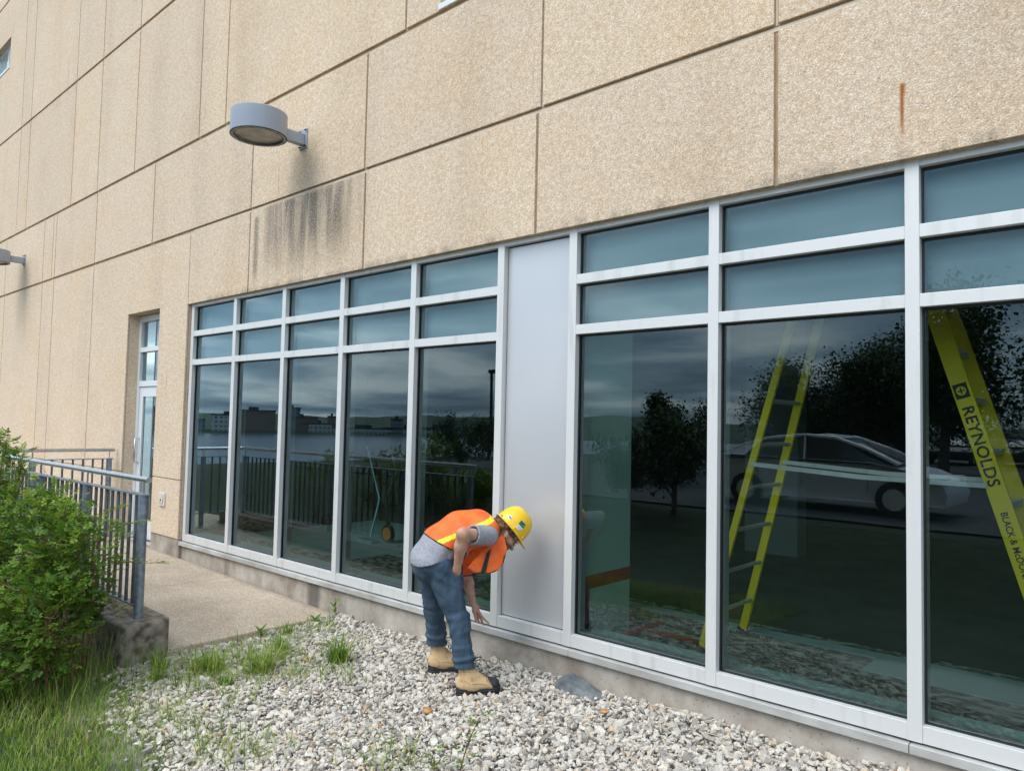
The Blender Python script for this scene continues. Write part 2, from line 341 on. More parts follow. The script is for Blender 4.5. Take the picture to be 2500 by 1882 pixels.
rows = [(-1.58, -.83, [-30, -24, -18.24, -15.77, -15.12, -13.13, -9.655]), (-.83, 2.425, [-30, -24, -18.24, -15.77, -15.12, -13.13, -9.655]),
        (1.455, 2.425, [-9.655, -8.10, -5.89, -3.70, -1.81, .25, 2.4, 6]),
        (2.425, 3.62, [-30, -24, -18.3, -15.8, -15.28, -15.12, -13.13, -10.88, -8.10, -5.91, -3.66, -1.81, .25, 2.4, 6]),
        (3.62, 5.85, [-30, -24, -17.7, -17.05, -14.43, -13.17, -11.65, -9.54, -8.82, -5.34, -1.8, 2.4, 6]),
        (5.85, 9.1, [-30, -24, -17.7, -17.05, -14.43, -13.17, -11.65, -9.54, -8.82, -5.34, -1.8, 2.4, 6]),
        (9.1, 12.5, [-30, -24, -17.7, -14.43, -11.65, -8.82, -5.34, -1.8, 2.4, 6])]
mb = MB(); PV = []; prg = random.Random(12)
for z0, z1, bx in rows:
    gz0 = .022 if z0 in (2.425, 3.62, 5.85, 9.1) else (.006 if z0 == -.83 else 0); gz1 = .022 if z1 in (2.425, 3.62, 5.85, 9.1) else (.006 if z1 == -.83 else 0)
    for a, b in zip(bx[:-1], bx[1:]):
        pv = prg.random() if a > -9.7 or z0 > 2 else .5; g = .0135
        for r in rects_minus((a + g, b - g if b < -9.66 or b > -9.65 else b, z0 + gz0, z1 - gz1), HOLES):
            mb.box(r[0], r[1], YF, YF + .028, r[2], r[3]); PV += [pv] * 8
# deep reveals round the openings
for hx0, hx1, hz0, hz1, d in ((-11.62, -10.51, -1.75, 1.48, .25), (-4.87, -3.5, 3.665, 5, .12), (-20.3, -18.87, 7.48, 8.17, .2)):
    mb.box(hx0 - .1, hx0, YF + .029, YF + d, hz0, hz1 + .1); mb.box(hx1, hx1 + .1, YF + .029, YF + d, hz0, hz1 + .1); mb.box(hx0, hx1, YF + .029, YF + d, hz1, hz1 + .1)
mb.box(-9.76, -9.66, YF + .029, YF + .2, -1.6, 1.555); mb.box(-9.66, 6, YF + .029, YF + .2, 1.455, 1.555)
wall = mb.build('wall', M['wall'], bld, bevel=.004)
PV += [.5] * (len(mb.v) - len(PV)); wall.data.attributes.new('panel', 'FLOAT', 'POINT').data.foreach_set('value', PV)
mb = MB()
for r in rects_minus((-30, 6, -1.58, 12.4), HOLES): mb.box(r[0], r[1], YF + .0215, YF + .0255, r[2], r[3])
jb = mb.build('joint_backing', M['joint'], bld)
mb = MB()       # the pale sealant of the wide joints
for z in (2.425,): mb.box(-9.6, 6, YF + .0165, YF + .0205, z - .020, z + .004)
for x, z0, z1 in ((-3.66, 2.44, 3.6), (-1.81, 2.44, 3.6), (-8.1, 1.47, 2.41), (-5.89, 1.47, 2.41)): mb.box(x - .007, x + .005, YF + .0165, YF + .0205, z0, z1)
mb.build('sealant', M['joint_light'], bld)
mb = MB(); mb.box(-9.66, 6, 4.357, 4.62, -2.7, -1.662); mb.box(-30, -11.6, 4.318, 4.62, -2.7, -1.582); mb.box(-10.53, -9.66, 4.318, 4.62, -2.7, -1.582); mb.box(-11.6, -10.53, 4.40, 4.7, -2.7, -1.80)
mb.build('foundation', M['found'], bld, bevel=.006)
# sill flashing in lengths
mb = MB()
for a, b in ((-9.68, -6.9), (-6.896, -3.33), (-3.326, -1.105), (-1.101, 5)): mb.box(a, b, 4.318, 4.42, -1.66, -1.612)
mb.build('sill_flashing', M['alu_dirty'], bld, bevel=.003)
mb = MB(); mb.box(-9.66, 5, 4.375, 4.42, -1.6115, -1.601); mb.box(-9.66, 5, 4.39, 4.42, 1.478, 1.4545); mb.build('gap_seal', M['gasket'], bld)

Z_H0, Z_H1 = 1.418, 1.478
T1, T2 = (1.033, 1.103), (.660, .730); S0, S1 = -1.60, -1.512
XE = [-9.625, -8.505, -7.405, -6.312, -5.215, -4.132, -3.400, -2.268, -1.117, .02, 1.16, 2.3, 3.44, 4.58]  # rightmost bays are out of view, added to let more light indoors
GY = YW + .055
winlab = {}
def window(i, xl, xr):
    mb = MB(); w = .071
    mb.box(xl, xl + w, YW - .004, YW + .17, S0, Z_H1)
    mb.box(xl + w, xr, YW, YW + .17, Z_H0, Z_H1 - .0005); mb.box(xl + w, xr, YW, YW + .17, S0, S1)
    if i == len(XE) - 2: mb.box(xr, xr + w, YW - .004, YW + .17, S0, Z_H1)
    wn_ = mb.build('window', [M['alu']], bld, bevel=.002)
    for z0, z1 in (T1, T2):
        t = MB(); t.box(xl + w, xr, YW - .002, YW + .15, z0, z1); t.build('transom', M['alu'], wn_, bevel=.002)
    g = MB()
    for z0, z1 in ((S1, T2[0]), (T2[1], T1[0]), (T1[1], Z_H0)):
        e_ = .009; a, b = xl + w, xr
        g.box(a, a + e_, GY - .012, GY + .01, z0, z1); g.box(b - e_, b, GY - .012, GY + .01, z0, z1); g.box(a + e_, b - e_, GY - .012, GY + .01, z0, z0 + .006); g.box(a + e_, b - e_, GY - .012, GY + .01, z1 - .014, z1)
    g.build('gasket', M['gasket'], wn_)
    for z0, z1 in ((S1, T2[0]), (T2[1], T1[0]), (T1[1], Z_H0)):
        a, b = xl + w, xr; npmesh('pane', [(a, GY, z0), (b, GY, z0), (b, GY, z1), (a, GY, z1)], [(0, 1, 2, 3)], M['glass'], wn_)
    p = MB(); p.box(xl + w, xr, YW + .152, YW + .165, T2[0] + .002, Z_H0 - .002); p.build('spandrel_panel', M['spandrel'], wn_)
    return wn_
for i in range(len(XE) - 1):
    xl, xr = XE[i], XE[i + 1]
    if i == 5:
        mb = MB(); w = .071
        mb.box(xl, xl + w, YW - .004, YW + .17, S0, Z_H1); mb.box(xl + w, xr, YW, YW + .17, Z_H0, Z_H1 - .0005); mb.box(xl + w, xr, YW, YW + .17, S0, S1)
        pf = mb.build('panel_frame', M['alu'], bld, bevel=.002)
        mb = MB(); mb.box(xl + w + .008, xr - .008, YW + .045, YW + .05, S1 + .008, Z_H0 - .012); mb.build('metal_panel', M['alu_panel'], pf)
        mb = MB(); mb.box(xl + w, xr, YW + .052, YW + .06, S1, Z_H0); mb.build('gasket', M['gasket'], pf)
    else: window(i, xl, xr)

# door in its recess
YD = 4.47
dr = MB(); dr.box(-11.62, -11.55, YD, YD + .1, -1.79, 1.47); dr.box(-10.58, -10.51, YD, YD + .1, -1.79, 1.47); dr.box(-11.55, -10.58, YD, YD + .1, 1.38, 1.47)
for z0, z1 in ((.93, 1.0), (.42, .50)): dr.box(-11.55, -10.58, YD + .003, YD + .1, z0, z1)
door = dr.build('door', M['white'], bld, bevel=.003)
mb = MB(); mb.box(-11.545, -11.43, YD + .02, YD + .06, -1.77, .415); mb.box(-10.70, -10.585, YD + .02, YD + .06, -1.77, .415); mb.box(-11.43, -10.70, YD + .02, YD + .06, .27, .415); mb.box(-11.43, -10.70, YD + .02, YD + .06, -1.77, -1.5)
mb.build('door_leaf', M['white'], door, bevel=.003)
for z0, z1, a, b in ((1.0, 1.38, -11.55, -10.58), (.5, .93, -11.55, -10.58), (-1.5, .27, -11.43, -10.70)): npmesh('pane', [(a, YD + .045, z0), (b, YD + .045, z0), (b, YD + .045, z1), (a, YD + .045, z1)], [(0, 1, 2, 3)], M['glass'], door)
mb = MB(); mb.tube([(-11.49, YD + .02, -.70), (-11.49, YD - .04, -.70), (-11.49, YD - .04, -.35), (-11.49, YD + .02, -.35)], .012, 8); mb.build('handle', M['stainless'], door, smooth=True)
# upper windows
def upper_window(x0, x1, z0, z1, y):
    mb = MB(); w = .06
    mb.box(x0, x0 + w, y, y + .08, z0, z1); mb.box(x1 - w, x1, y, y + .08, z0, z1); mb.box(x0 + w, x1 - w, y, y + .08, z1 - w, z1); mb.box(x0 + w, x1 - w, y, y + .08, z0, z0 + w)
    mb.box((x0 + x1) / 2 + .1, (x0 + x1) / 2 + .15, y + .01, y + .08, z0 + w, z1 - w)
    o = mb.build('upper_window', M['white'], bld, bevel=.003)
    mb = MB(); mb.box(x0 - .01, x1 + .01, YF - .012, y - .002, z0 - .055, z0 - .002); mb.build('window_sill', M['white'], o, bevel=.003)
    npmesh('pane', [(x0 + w, y + .04, z0 + w), (x1 - w, y + .04, z0 + w), (x1 - w, y + .04, z1 - w), (x0 + w, y + .04, z1 - w)], [(0, 1, 2, 3)], M['glass_clear'], o)
upper_window(-4.87, -3.5, 3.70, 5.0, YF + .07); upper_window(-20.3, -18.87, 7.52, 8.17, YF + .1)
# little socket box on the pier
mb = MB(); mb.box(-10.235, -10.06, YF - .02, YF - .0005, -1.20, -1.025); sb = mb.build('service_box', M['alu'], bld, bevel=.004)
mb = MB(); mb.box(-10.205, -10.09, YF - .028, YF - .021, -1.165, -1.05); mb.build('cover', M['joint_light'], sb, bevel=.003)
mb = MB(); mb.tube([(-10.15, YF - .034, -1.12), (-10.15, YF - .027, -1.12)], .012, 10); mb.build('lock', M['gasket'], sb)

# interior
def floor_mat():
    m, n, l, b = newmat('worn mottled floor'); t = add(n, 'ShaderNodeTexCoord'); mp = add(n, 'ShaderNodeMapping'); mp.inputs['Scale'].default_value = (1, 1.6, 1); l.new(t.outputs['Object'], mp.inputs[0])
    a = add(n, 'ShaderNodeTexNoise'); a.inputs['Scale'].default_value = 6; a.inputs['Detail'].default_value = 8; a.inputs['Distortion'].default_value = 1.6; l.new(mp.outputs[0], a.inputs[0])
    l.new(ramp(n, l, a.outputs[0], [(.36, (.06, .07, .065)), (.5, (.18, .20, .18)), (.56, (.48, .56, .44)), (.7, (.62, .70, .58))]), b.inputs['Base Color']); b.inputs['Roughness'].default_value = .7
    return m
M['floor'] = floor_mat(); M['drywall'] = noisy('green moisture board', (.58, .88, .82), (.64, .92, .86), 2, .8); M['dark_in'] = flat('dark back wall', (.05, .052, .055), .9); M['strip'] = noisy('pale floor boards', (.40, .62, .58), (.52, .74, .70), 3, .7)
mb = MB(); mb.box(-11.3, 6, 4.63, 6.05, -1.75, -1.62); mb.build('floor', M['floor'], bld)
mb = MB(); mb.box(-11.3, 6, 6.052, 13, -1.75, -1.62); mb.build('floor', noisy('dark rear floor', (.035, .045, .045), (.07, .08, .078), 2, .9), bld)  # rear part of the floor in a darker colour
mb = MB(); mb.box(-11.3, 6, 4.63, 13, 2.3, 2.4); mb.build('ceiling', M['white'], bld)
mb = MB(); mb.box(6, 6.1, 4.3, 13.1, -1.75, 2.4); mb.build('interior_wall', M['drywall'], bld)
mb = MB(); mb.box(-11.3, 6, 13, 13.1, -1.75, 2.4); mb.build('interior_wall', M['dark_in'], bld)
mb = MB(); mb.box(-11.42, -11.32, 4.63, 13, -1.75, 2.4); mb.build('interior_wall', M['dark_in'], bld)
M['greywall'] = noisy('dim grey wall', (.16, .20, .20), (.20, .24, .24), 2, .9)
for bx_, mt_ in (((-11.3, -11.0, 4.6, 8.2, -1.62, 2.3), 'greywall'), ((-4.06, -3.39, 4.56, 5.2, -1.62, 2.3), 'drywall'), ((-4.4, -3.7, 9.5, 9.8, -1.62, 2.3), 'greywall')):
    mb = MB(); mb.box(*bx_); mb.build('partition', M[mt_], bld)
mb = MB(); mb.box(-9.66, 5, 4.53, 4.70, -1.60, -1.53); mb.build('interior_sill', M['drywall'], bld)
mb = MB(); mb.box(-7.2, -1.68, 5.76, 5.92, -1.6175, -1.614); mb.build('floor_strip', M['strip'], bld)
mb = MB(); mb.box(-1.676, 4, 5.42, 5.92, -1.6175, -1.614); mb.build('floor_strip', M['strip'], bld)
mb = MB(); mb.box(-9.8, -7.204, 5.2, 7.6, -1.6175, -1.614); mb.build('floor_strip', M['strip'], bld)
M['redtape'] = noisy('red sheathing tape', (.55, .04, .02), (.62, .07, .03), 5, .5)
mb = MB(); mb.box(-3.3885, -3.386, 4.585, 5.2, -1.24, -1.14); mb.box(-3.3885, -3.386, 4.585, 4.65, -1.615, -1.24)
mb.box(-3.37, -2.95, 4.72, 4.79, -1.6165, -1.613); mb.box(-3.3, -3.23, 4.86, 5.5, -1.6165, -1.612); mb.box(-3.2, -2.75, 5.16, 5.24, -1.6165, -1.6135)
tag(mb.build('masking_tape', M['redtape']), 'red tape framing a doorway shape on the white partition and floor behind the glass', 'tape')

# ------------------------------------------------------------------ wall lamps
lamp = empty('wall_lamp', (-7.01, YF, 3.0)); tag(lamp, 'grey drum shaped wall lamp on a short arm above the black stained wall panel', 'lamp', 'round wall lamps')
mb = MB(); c = (.01, -.53, -.135); r = .279
mb.lathe([(0.0, .245), (r - .012, .245), (r, .235), (r, .004), (r - .004, 0), (r - .03, 0), (r - .03, .02)], c, 56); mb.build('drum', M['lamp'], lamp, smooth='auto')
M['lens'] = noisy('dusty glass lens', (.15, .14, .115), (.34, .31, .26), 7, .25, bump=.3)
mb = MB(); mb.lathe([(0.0, .022), (.15, .021), (r - .03, .018)], c, 48); mb.build('lens', M['lens'], lamp, smooth=True)
M['dark'] = flat('black trim', (.02, .02, .022), .5)
mb = MB(); mb.lathe([(r + .0015, .006), (r + .0015, .001), (r - .005, -.0015), (r - .012, -.0015)], c, 56); mb.lathe([(r - .031, -.002), (r - .041, -.002)], c, 56)
for k in range(6): t = k * math.pi / 3 + .3; mb.lathe([(.0, -.004), (.006, -.004), (.006, .0)], (c[0] + (r - .018) * math.cos(t), c[1] + (r - .018) * math.sin(t), c[2]), 8)
mb.build('trim_ring', M['dark'], lamp)
mb = MB(); mb.box(-.04, .04, -.26, -.012, -.075, .045); mb.build('arm', M['lamp'], lamp, bevel=.008)
mb = MB(); mb.box(-.075, .075, -.012, 0, -.105, .105)
pl = mb.build('mounting_plate', M['lamp'], lamp, bevel=.002)
for sx_ in (-.055, .055):
    for sz_ in (-.085, .085): mb = MB(); mb.tube([(sx_, -.0121, sz_), (sx_, -.03, sz_)], .009, 6); mb.build('bolt', M['dark'], pl)
l2 = copy_tree(lamp); l2.location.x = -16.97; l2['label'] = 'small distant grey wall lamp cut off by the left edge, over the railing'

# ------------------------------------------------------------------ walkway, kerb, railing
def slab_mat():
    m, n, l, b = newmat('broomed beige concrete'); t = add(n, 'ShaderNodeTexCoord'); P = t.outputs['Object']
    a = add(n, 'ShaderNodeTexNoise'); a.inputs['Scale'].default_value = 1.6; a.inputs['Detail'].default_value = 7; l.new(P, a.inputs[0])
    c = ramp(n, l, a.outputs[0], [(.3, (.40, .315, .235)), (.7, (.53, .43, .335))])
    v = add(n, 'ShaderNodeTexVoronoi'); v.inputs['Scale'].default_value = 95; l.new(P, v.inputs[0]); s = add(n, 'ShaderNodeSeparateColor'); l.new(v.outputs['Color'], s.inputs[0])
    c = mixc(n, l, 1, c, ramp(n, l, s.outputs[0], [(0, (.62, .6, .58)), (.3, (.92, .92, .92)), (.8, (1.08, 1.06, 1.03)), (1, (1.35, 1.33, 1.3))]), 'MULTIPLY')
    sp = add(n, 'ShaderNodeSeparateXYZ'); l.new(P, sp.inputs[0])
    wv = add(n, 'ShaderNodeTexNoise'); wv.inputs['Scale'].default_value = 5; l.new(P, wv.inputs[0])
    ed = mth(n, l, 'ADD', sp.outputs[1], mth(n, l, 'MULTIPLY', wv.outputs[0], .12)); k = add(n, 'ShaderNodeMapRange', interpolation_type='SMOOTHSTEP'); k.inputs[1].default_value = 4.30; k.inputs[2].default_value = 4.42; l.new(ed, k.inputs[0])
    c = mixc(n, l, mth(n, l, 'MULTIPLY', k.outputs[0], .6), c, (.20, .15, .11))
    l.new(c, b.inputs['Base Color']); b.inputs['Roughness'].default_value = .95
    bp = add(n, 'ShaderNodeBump'); bp.inputs['Strength'].default_value = .6; bp.inputs['Distance'].default_value = .004; l.new(v.outputs['Distance'], bp.inputs['Height']); l.new(bp.outputs[0], b.inputs['Normal'])
    return m
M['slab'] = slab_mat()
def sz(x): return -1.90 + (-6.2 - max(x, -12.5)) * .021
mb = MB()
for a, b in ((-8.315, -6.21), (-12.3, -8.321), (-22, -12.306)):
    vs = [(x, y, sz(x) if k else sz(x) - .35) for x in (a, b) for y in (2.3 if b < -12 else 2.72, 4.354) for k in (0, 1)]
    mb.add(vs, [(1, 5, 7, 3), (0, 2, 6, 4), (0, 4, 5, 1), (2, 3, 7, 6), (4, 6, 7, 5), (0, 1, 3, 2)])
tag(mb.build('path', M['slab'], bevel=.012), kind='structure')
def kerb_mat():
    m, n, l, b = newmat('pitted old concrete'); t = add(n, 'ShaderNodeTexCoord'); P = t.outputs['Object']
    v = add(n, 'ShaderNodeTexVoronoi'); v.inputs['Scale'].default_value = 34; v.feature = 'SMOOTH_F1'; l.new(P, v.inputs[0])
    a = add(n, 'ShaderNodeTexNoise'); a.inputs['Scale'].default_value = 14; a.inputs['Detail'].default_value = 8; l.new(P, a.inputs[0])
    l.new(ramp(n, l, a.outputs[0], [(.32, (.08, .065, .05)), (.5, (.24, .195, .155)), (.7, (.36, .30, .24))]), b.inputs['Base Color']); b.inputs['Roughness'].default_value = 1
    bp = add(n, 'ShaderNodeBump'); bp.inputs['Strength'].default_value = 1; bp.inputs['Distance'].default_value = .015; l.new(a.outputs[0], bp.inputs['Height']); l.new(bp.outputs[0], b.inputs['Normal'])
    return m
mb = MB(); a, b = -12.1, -6.16
n_ = 8
poly = []
for (cx0, cy0, t0) in ((b - .07, 2.35 + .07, -90), (b - .10, 2.74 - .10, 0)):
    rr = .07 if t0 == -90 else .10
    for k in range(6): t = R_(t0 + 90 * k / 5); poly.append((cx0 + rr * math.cos(t), cy0 + rr * math.sin(t)))
poly = [(a, 2.35)] + poly + [(a, 2.74)]
nv = len(poly)
top = [(x, y, -1.645 + (b - x) * .012) for x, y in poly]; bot = [(x, y, -2.3) for x, y in poly]
mb.add(bot + top, [tuple(range(nv, 2 * nv)), tuple(range(nv))[::-1]] + [(i, (i + 1) % nv, (i + 1) % nv + nv, i + nv) for i in range(nv)])
tag(mb.build('kerb', kerb_mat(), bevel=.02), kind='structure')

RY, RZ = 2.53, -.525
rail = empty('railing', (-6.34, RY, -1.64)); rail.location = (0, 0, 0)
tag(rail, 'blue grey steel balustrade with round stainless handrail along the walkway, nearer to the rose bush', 'railing')
mb = MB(); mb.tube([(-6.24, RY, RZ), (-11.75, RY, RZ + .012)], .025, 16); mb.build('handrail', M['stainless'], rail, smooth='auto')
mb = MB(); mb.box(-11.75, -6.285, RY - .032, RY + .032, -.655, -.643); mb.build('flat_bar', M['galv'], rail)
mb = MB(); mb.box(-11.75, -6.38, RY - .022, RY + .022, -1.555, -1.543); mb.build('flat_bar', M['galv'], rail)
posts = [-6.34, -7.62, -8.98, -9.20, -10.50, -11.70]
for x in posts:
    mb = MB(); mb.tube([(x, RY, -1.70), (x, RY, -.656)], .038, 20); p = mb.build('post', M['galv'], rail, smooth='auto')
    mb = MB(); mb.tube([(x - .0, RY, -.643), (x, RY, -.545)], .008, 8); mb.build('handrail_support', M['stainless'], p, smooth='auto')
x = -6.34 - .13
while x > -11.7:
    if min(abs(x - q) for q in posts) > .055:
        mb = MB(); mb.tube([(x, RY, -1.545), (x, RY, -.654)], .0145, 8); mb.build('baluster', M['galv_dark'], rail, smooth='auto')
    x -= .131
XR = -11.78
rail2 = empty('railing', (0, 0, 0)); tag(rail2, 'short balustrade running square to the wall beside the door, behind the long railing', 'railing')
mb = MB(); mb.tube([(XR, 2.45, RZ + .01), (XR, 4.26, RZ + .004)], .025, 14); mb.build('handrail', M['stainless'], rail2, smooth='auto')
mb = MB(); mb.box(XR - .032, XR + .032, 2.575, 4.24, -.655, -.643); mb.build('flat_bar', M['galv'], rail2)
mb = MB(); mb.box(XR - .022, XR + .022, 2.575, 4.2, -1.555, -1.543); mb.build('flat_bar', M['galv'], rail2)
for y in (3.2, 4.19):
    mb = MB(); mb.tube([(XR, y, -1.82), (XR, y, -.656)], .038, 18); p = mb.build('post', M['galv'], rail2, smooth='auto')
    mb = MB(); mb.tube([(XR, y, -.643), (XR, y, -.545)], .008, 8); mb.build('handrail_support', M['stainless'], p)
y = 2.66
while y < 4.14:
    if abs(y - 3.2) > .055:
        mb = MB(); mb.tube([(XR, y, -1.545), (XR, y, -.654)], .0145, 8); mb.build('baluster', M['galv_dark'], rail2, smooth='auto')
    y += .131

# ------------------------------------------------------------------ gravel, rock, lawn
def icosa():
    p = (1 + 5 ** .5) / 2
    v = np.array([(-1, p, 0), (1, p, 0), (-1, -p, 0), (1, -p, 0), (0, -1, p), (0, 1, p), (0, -1, -p), (0, 1, -p), (p, 0, -1), (p, 0, 1), (-p, 0, -1), (-p, 0, 1)], float)
    v /= np.linalg.norm(v[0]); f = np.array([(0, 11, 5), (0, 5, 1), (0, 1, 7), (0, 7, 10), (0, 10, 11), (1, 5, 9), (5, 11, 4), (11, 10, 2), (10, 7, 6), (7, 1, 8), (3, 9, 4), (3, 4, 2), (3, 2, 6), (3, 6, 8), (3, 8, 9), (4, 9, 5), (2, 4, 11), (6, 2, 10), (8, 6, 7), (9, 8, 1)])
    return v, f
def rand_rot(n, rng):
    q = rng.normal(size=(n, 4)); q /= np.linalg.norm(q, axis=1)[:, None]; w, x, y, z = q.T
    return np.stack([1 - 2 * (y * y + z * z), 2 * (x * y - z * w), 2 * (x * z + y * w), 2 * (x * y + z * w), 1 - 2 * (x * x + z * z), 2 * (y * z - x * w), 2 * (x * z - y * w), 2 * (y * z + x * w), 1 - 2 * (x * x + y * y)], -1).reshape(n, 3, 3)
def gravel_edge(x): return 1.93 + .10 * np.sin(x * 2.1) + .06 * np.sin(x * 5.3 + 1) + np.where(x < -5.2, (-5.2 - x) * .42, 0)
def make_gravel():
    rng = np.random.default_rng(3); sp = .0250
    X, Y = np.meshgrid(np.arange(-6.2, 1.2, sp), np.arange(1.75, 4.36, sp)); P = np.stack([X.ravel(), Y.ravel()], -1)
    # leave out what the photograph cannot see: in front of the picture's lower edge
    P = P[P[:, 1] > .62 * -P[:, 0] * 0 + 1.2 + np.clip((P[:, 0] + 4.4), 0, 9) * .55]
    P2 = P[rng.random(len(P)) < .45]; n1_ = len(P); P = np.concatenate([P, P2]); P = P + rng.normal(0, .010, P.shape)
    e_ = gravel_edge(P[:, 0]); keep = (P[:, 1] > e_ + rng.normal(0, .09, len(P))) & (P[:, 1] < 4.345)
    for ax_, ay_, bx_, by_ in ((-3.78, 3.69, -3.63, 3.90), (-4.22, 3.84, -4.09, 3.98)):      # trodden flat under the boots
        d_ = np.array([bx_ - ax_, by_ - ay_]); q_ = P - np.array([ax_, ay_]); t_ = np.clip(q_ @ d_ / (d_ @ d_), 0, 1); keep &= np.hypot(*(q_ - t_[:, None] * d_).T) > .062
    lay = (np.arange(len(P)) >= n1_).astype(float); P = P[keep]; lay = lay[keep]; n = len(P)
    v, f = icosa(); s = rng.lognormal(math.log(.0150), .40, n) * np.where(lay > 0, 1.05, 1.0)
    s = np.clip(s, .007, .045)
    rad = rng.uniform(.62, 1.25, (n, 12, 1)); an = np.stack([rng.uniform(.95, 1.5, n), rng.uniform(.75, 1.05, n), rng.uniform(.35, .7, n)], -1)
    L = v[None] * rad * an[:, None, :]; tilt = rand_rot(n, rng); 
    V = np.einsum('nij,nkj->nki', tilt, L)
    V[:, :, 2] *= .8; V *= s[:, None, None]
    z = gz(P[:, 0], P[:, 1]) + lay * .014 + rng.uniform(-.004, .008, n) + .012 * np.sin(P[:, 0] * 5.1 + 2 * np.sin(P[:, 1] * 3)) 
    V += np.stack([P[:, 0], P[:, 1], z], -1)[:, None, :]
    F = (f[None] + 12 * np.arange(n)[:, None, None]).reshape(-1, 3)
    m_, nn, l, b = newmat('crushed granite'); at = add(nn, 'ShaderNodeAttribute', attribute_name='rnd'); t = add(nn, 'ShaderNodeTexCoord')
    c = ramp(nn, l, at.outputs['Fac'], [(0, (.24, .22, .20)), (.08, (.37, .335, .30)), (.25, (.49, .44, .385)), (.5, (.57, .515, .445)), (.78, (.63, .58, .51)), (.95, (.58, .48, .37)), (.985, (.52, .40, .27)), (.996, (.42, .20, .08)), (1, (.18, .20, .24))])
    no = add(nn, 'ShaderNodeTexNoise'); no.inputs['Scale'].default_value = 170; no.inputs['Detail'].default_value = 3; l.new(t.outputs['Object'], no.inputs[0])
    c = mixc(nn, l, 1, c, ramp(nn, l, no.outputs[0], [(.30, (.60, .58, .57)), (.48, (1, 1, 1)), (.7, (1.12, 1.12, 1.12))]), 'MULTIPLY')
    l.new(c, b.inputs['Base Color']); b.inputs['Roughness'].default_value = .85; b.inputs['Specular IOR Level'].default_value = .25
    return npmesh('gravel', V.reshape(-1, 3), F, m_, attr=np.repeat(rng.random(n), 12))
tag(make_gravel(), 'pale grey and tan crushed stone bed along the foot of the wall', 'gravel', kind='stuff')

def boulder():
    bm = bmesh.new(); bmesh.ops.create_icosphere(bm, subdivisions=3, radius=1)
    for v in bm.verts:
        p = v.co.copy(); q = mnoise.noise(p * 1.1 + Vector((3.1, 0, 2))) * .28 + mnoise.noise(p * 3 + Vector((1, 5, 2))) * .16
        p *= 1 + q
        for nrm, dd in ((Vector((.1, -.35, .93)), .62), (Vector((-.2, -.93, .25)), .66), (Vector((.9, -.1, .5)), .78), (Vector((-.95, 0, .3)), .8), (Vector((.3, -.8, .5)), .70)):
            k = p.dot(nrm.normalized()) - dd
            if k > 0: p -= nrm.normalized() * k * .92
        v.co = Vector((p.x * .215, p.y * .11, p.z * .068))
    me = bpy.data.meshes.new('rock'); bm.to_mesh(me); bm.free()
    me.materials.append(noisy('slate grey rock', (.07, .08, .085), (.19, .20, .205), 12, .8, bump=1.0, bscale=30, bdist=.012))
    o = link(bpy.data.objects.new('rock', me)); o.location = (-3.13, 4.20, -1.822); o.rotation_euler = (R_(4), R_(13), R_(4)); return o
tag(boulder(), 'flat angular slate grey rock lying on the gravel against the foundation', 'rock')

def blades(n, xy, h, w, rng, lean=.5, z0=None):
    """n grass blades as 3-segment strips; returns V, F, rnd"""
    th = rng.uniform(0, 2 * math.pi, n); d = np.stack([np.cos(th), np.sin(th), 0 * th], -1); s = np.stack([-np.sin(th), np.cos(th), 0 * th], -1)
    ln = rng.uniform(.15, 1, n) * lean; base = np.concatenate([xy, (gz(xy[:, 0], xy[:, 1]) - .02 if z0 is None else z0)[:, None]], 1)
    V = []
    for t, ww in ((0, 1), (.4, .85), (.75, .5), (1, .05)):
        c = base + d * (ln * h * t ** 1.8)[:, None] + np.array([0, 0, 1]) * (h * t * (1 - .35 * ln * t))[:, None]
        V += [c - s * (w * ww / 2)[:, None], c + s * (w * ww / 2)[:, None]]
    V = np.stack(V, 1); i = 8 * np.arange(n)[:, None, None]
    F = (np.array([(0, 1, 3, 2), (2, 3, 5, 4), (4, 5, 7, 6)])[None] + i).reshape(-1, 4)
    return V.reshape(-1, 3), F, np.repeat(rng.random(n), 8)
def leaf_mat(name, stops, trans=.35):
    m, n, l, b = newmat(name); at = add(n, 'ShaderNodeAttribute', attribute_name='rnd'); c = ramp(n, l, at.outputs['Fac'], stops)
    l.new(c, b.inputs['Base Color']); b.inputs['Roughness'].default_value = .5; b.inputs['Specular IOR Level'].default_value = .3
    tr = add(n, 'ShaderNodeBsdfTranslucent'); l.new(c, tr.inputs[0]); mx = add(n, 'ShaderNodeMixShader'); mx.inputs[0].default_value = trans
    l.new(b.outputs[0], mx.inputs[1]); l.new(tr.outputs[0], mx.inputs[2]); l.new(mx.outputs[0], n['Material Output'].inputs[0]); return m
M['grass'] = leaf_mat('grass blade', [(0, (.08, .17, .02)), (.45, (.20, .33, .04)), (.8, (.34, .42, .07)), (.93, (.42, .40, .14)), (1, (.50, .40, .24))])
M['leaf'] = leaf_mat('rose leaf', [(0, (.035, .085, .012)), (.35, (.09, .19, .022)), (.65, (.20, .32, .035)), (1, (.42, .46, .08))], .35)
M['stem'] = flat('reddish brown stem', (.16, .07, .035), .7)
rng = np.random.default_rng(11)
n = 44000; xy = np.stack([rng.uniform(-9.2, -3.2, n), rng.uniform(.2, 2.5, n)], -1)
ed = gravel_edge(xy[:, 0]); k = (xy[:, 1] < ed + .10 + rng.exponential(.05, n) * (rng.random(n) < .3)) & ~((xy[:, 1] > 2.33) & (xy[:, 0] < -6.1)); xy = xy[k]; n = len(xy)
pn = np.array([mnoise.noise(Vector((a * 1.3, b * 1.3, 0))) for a, b in xy[:, :2]])
tall = np.clip((-xy[:, 0] - 4.9) * .7, 0, 1) * np.clip((xy[:, 1] - 1.2) * 1.3, 0, 1)
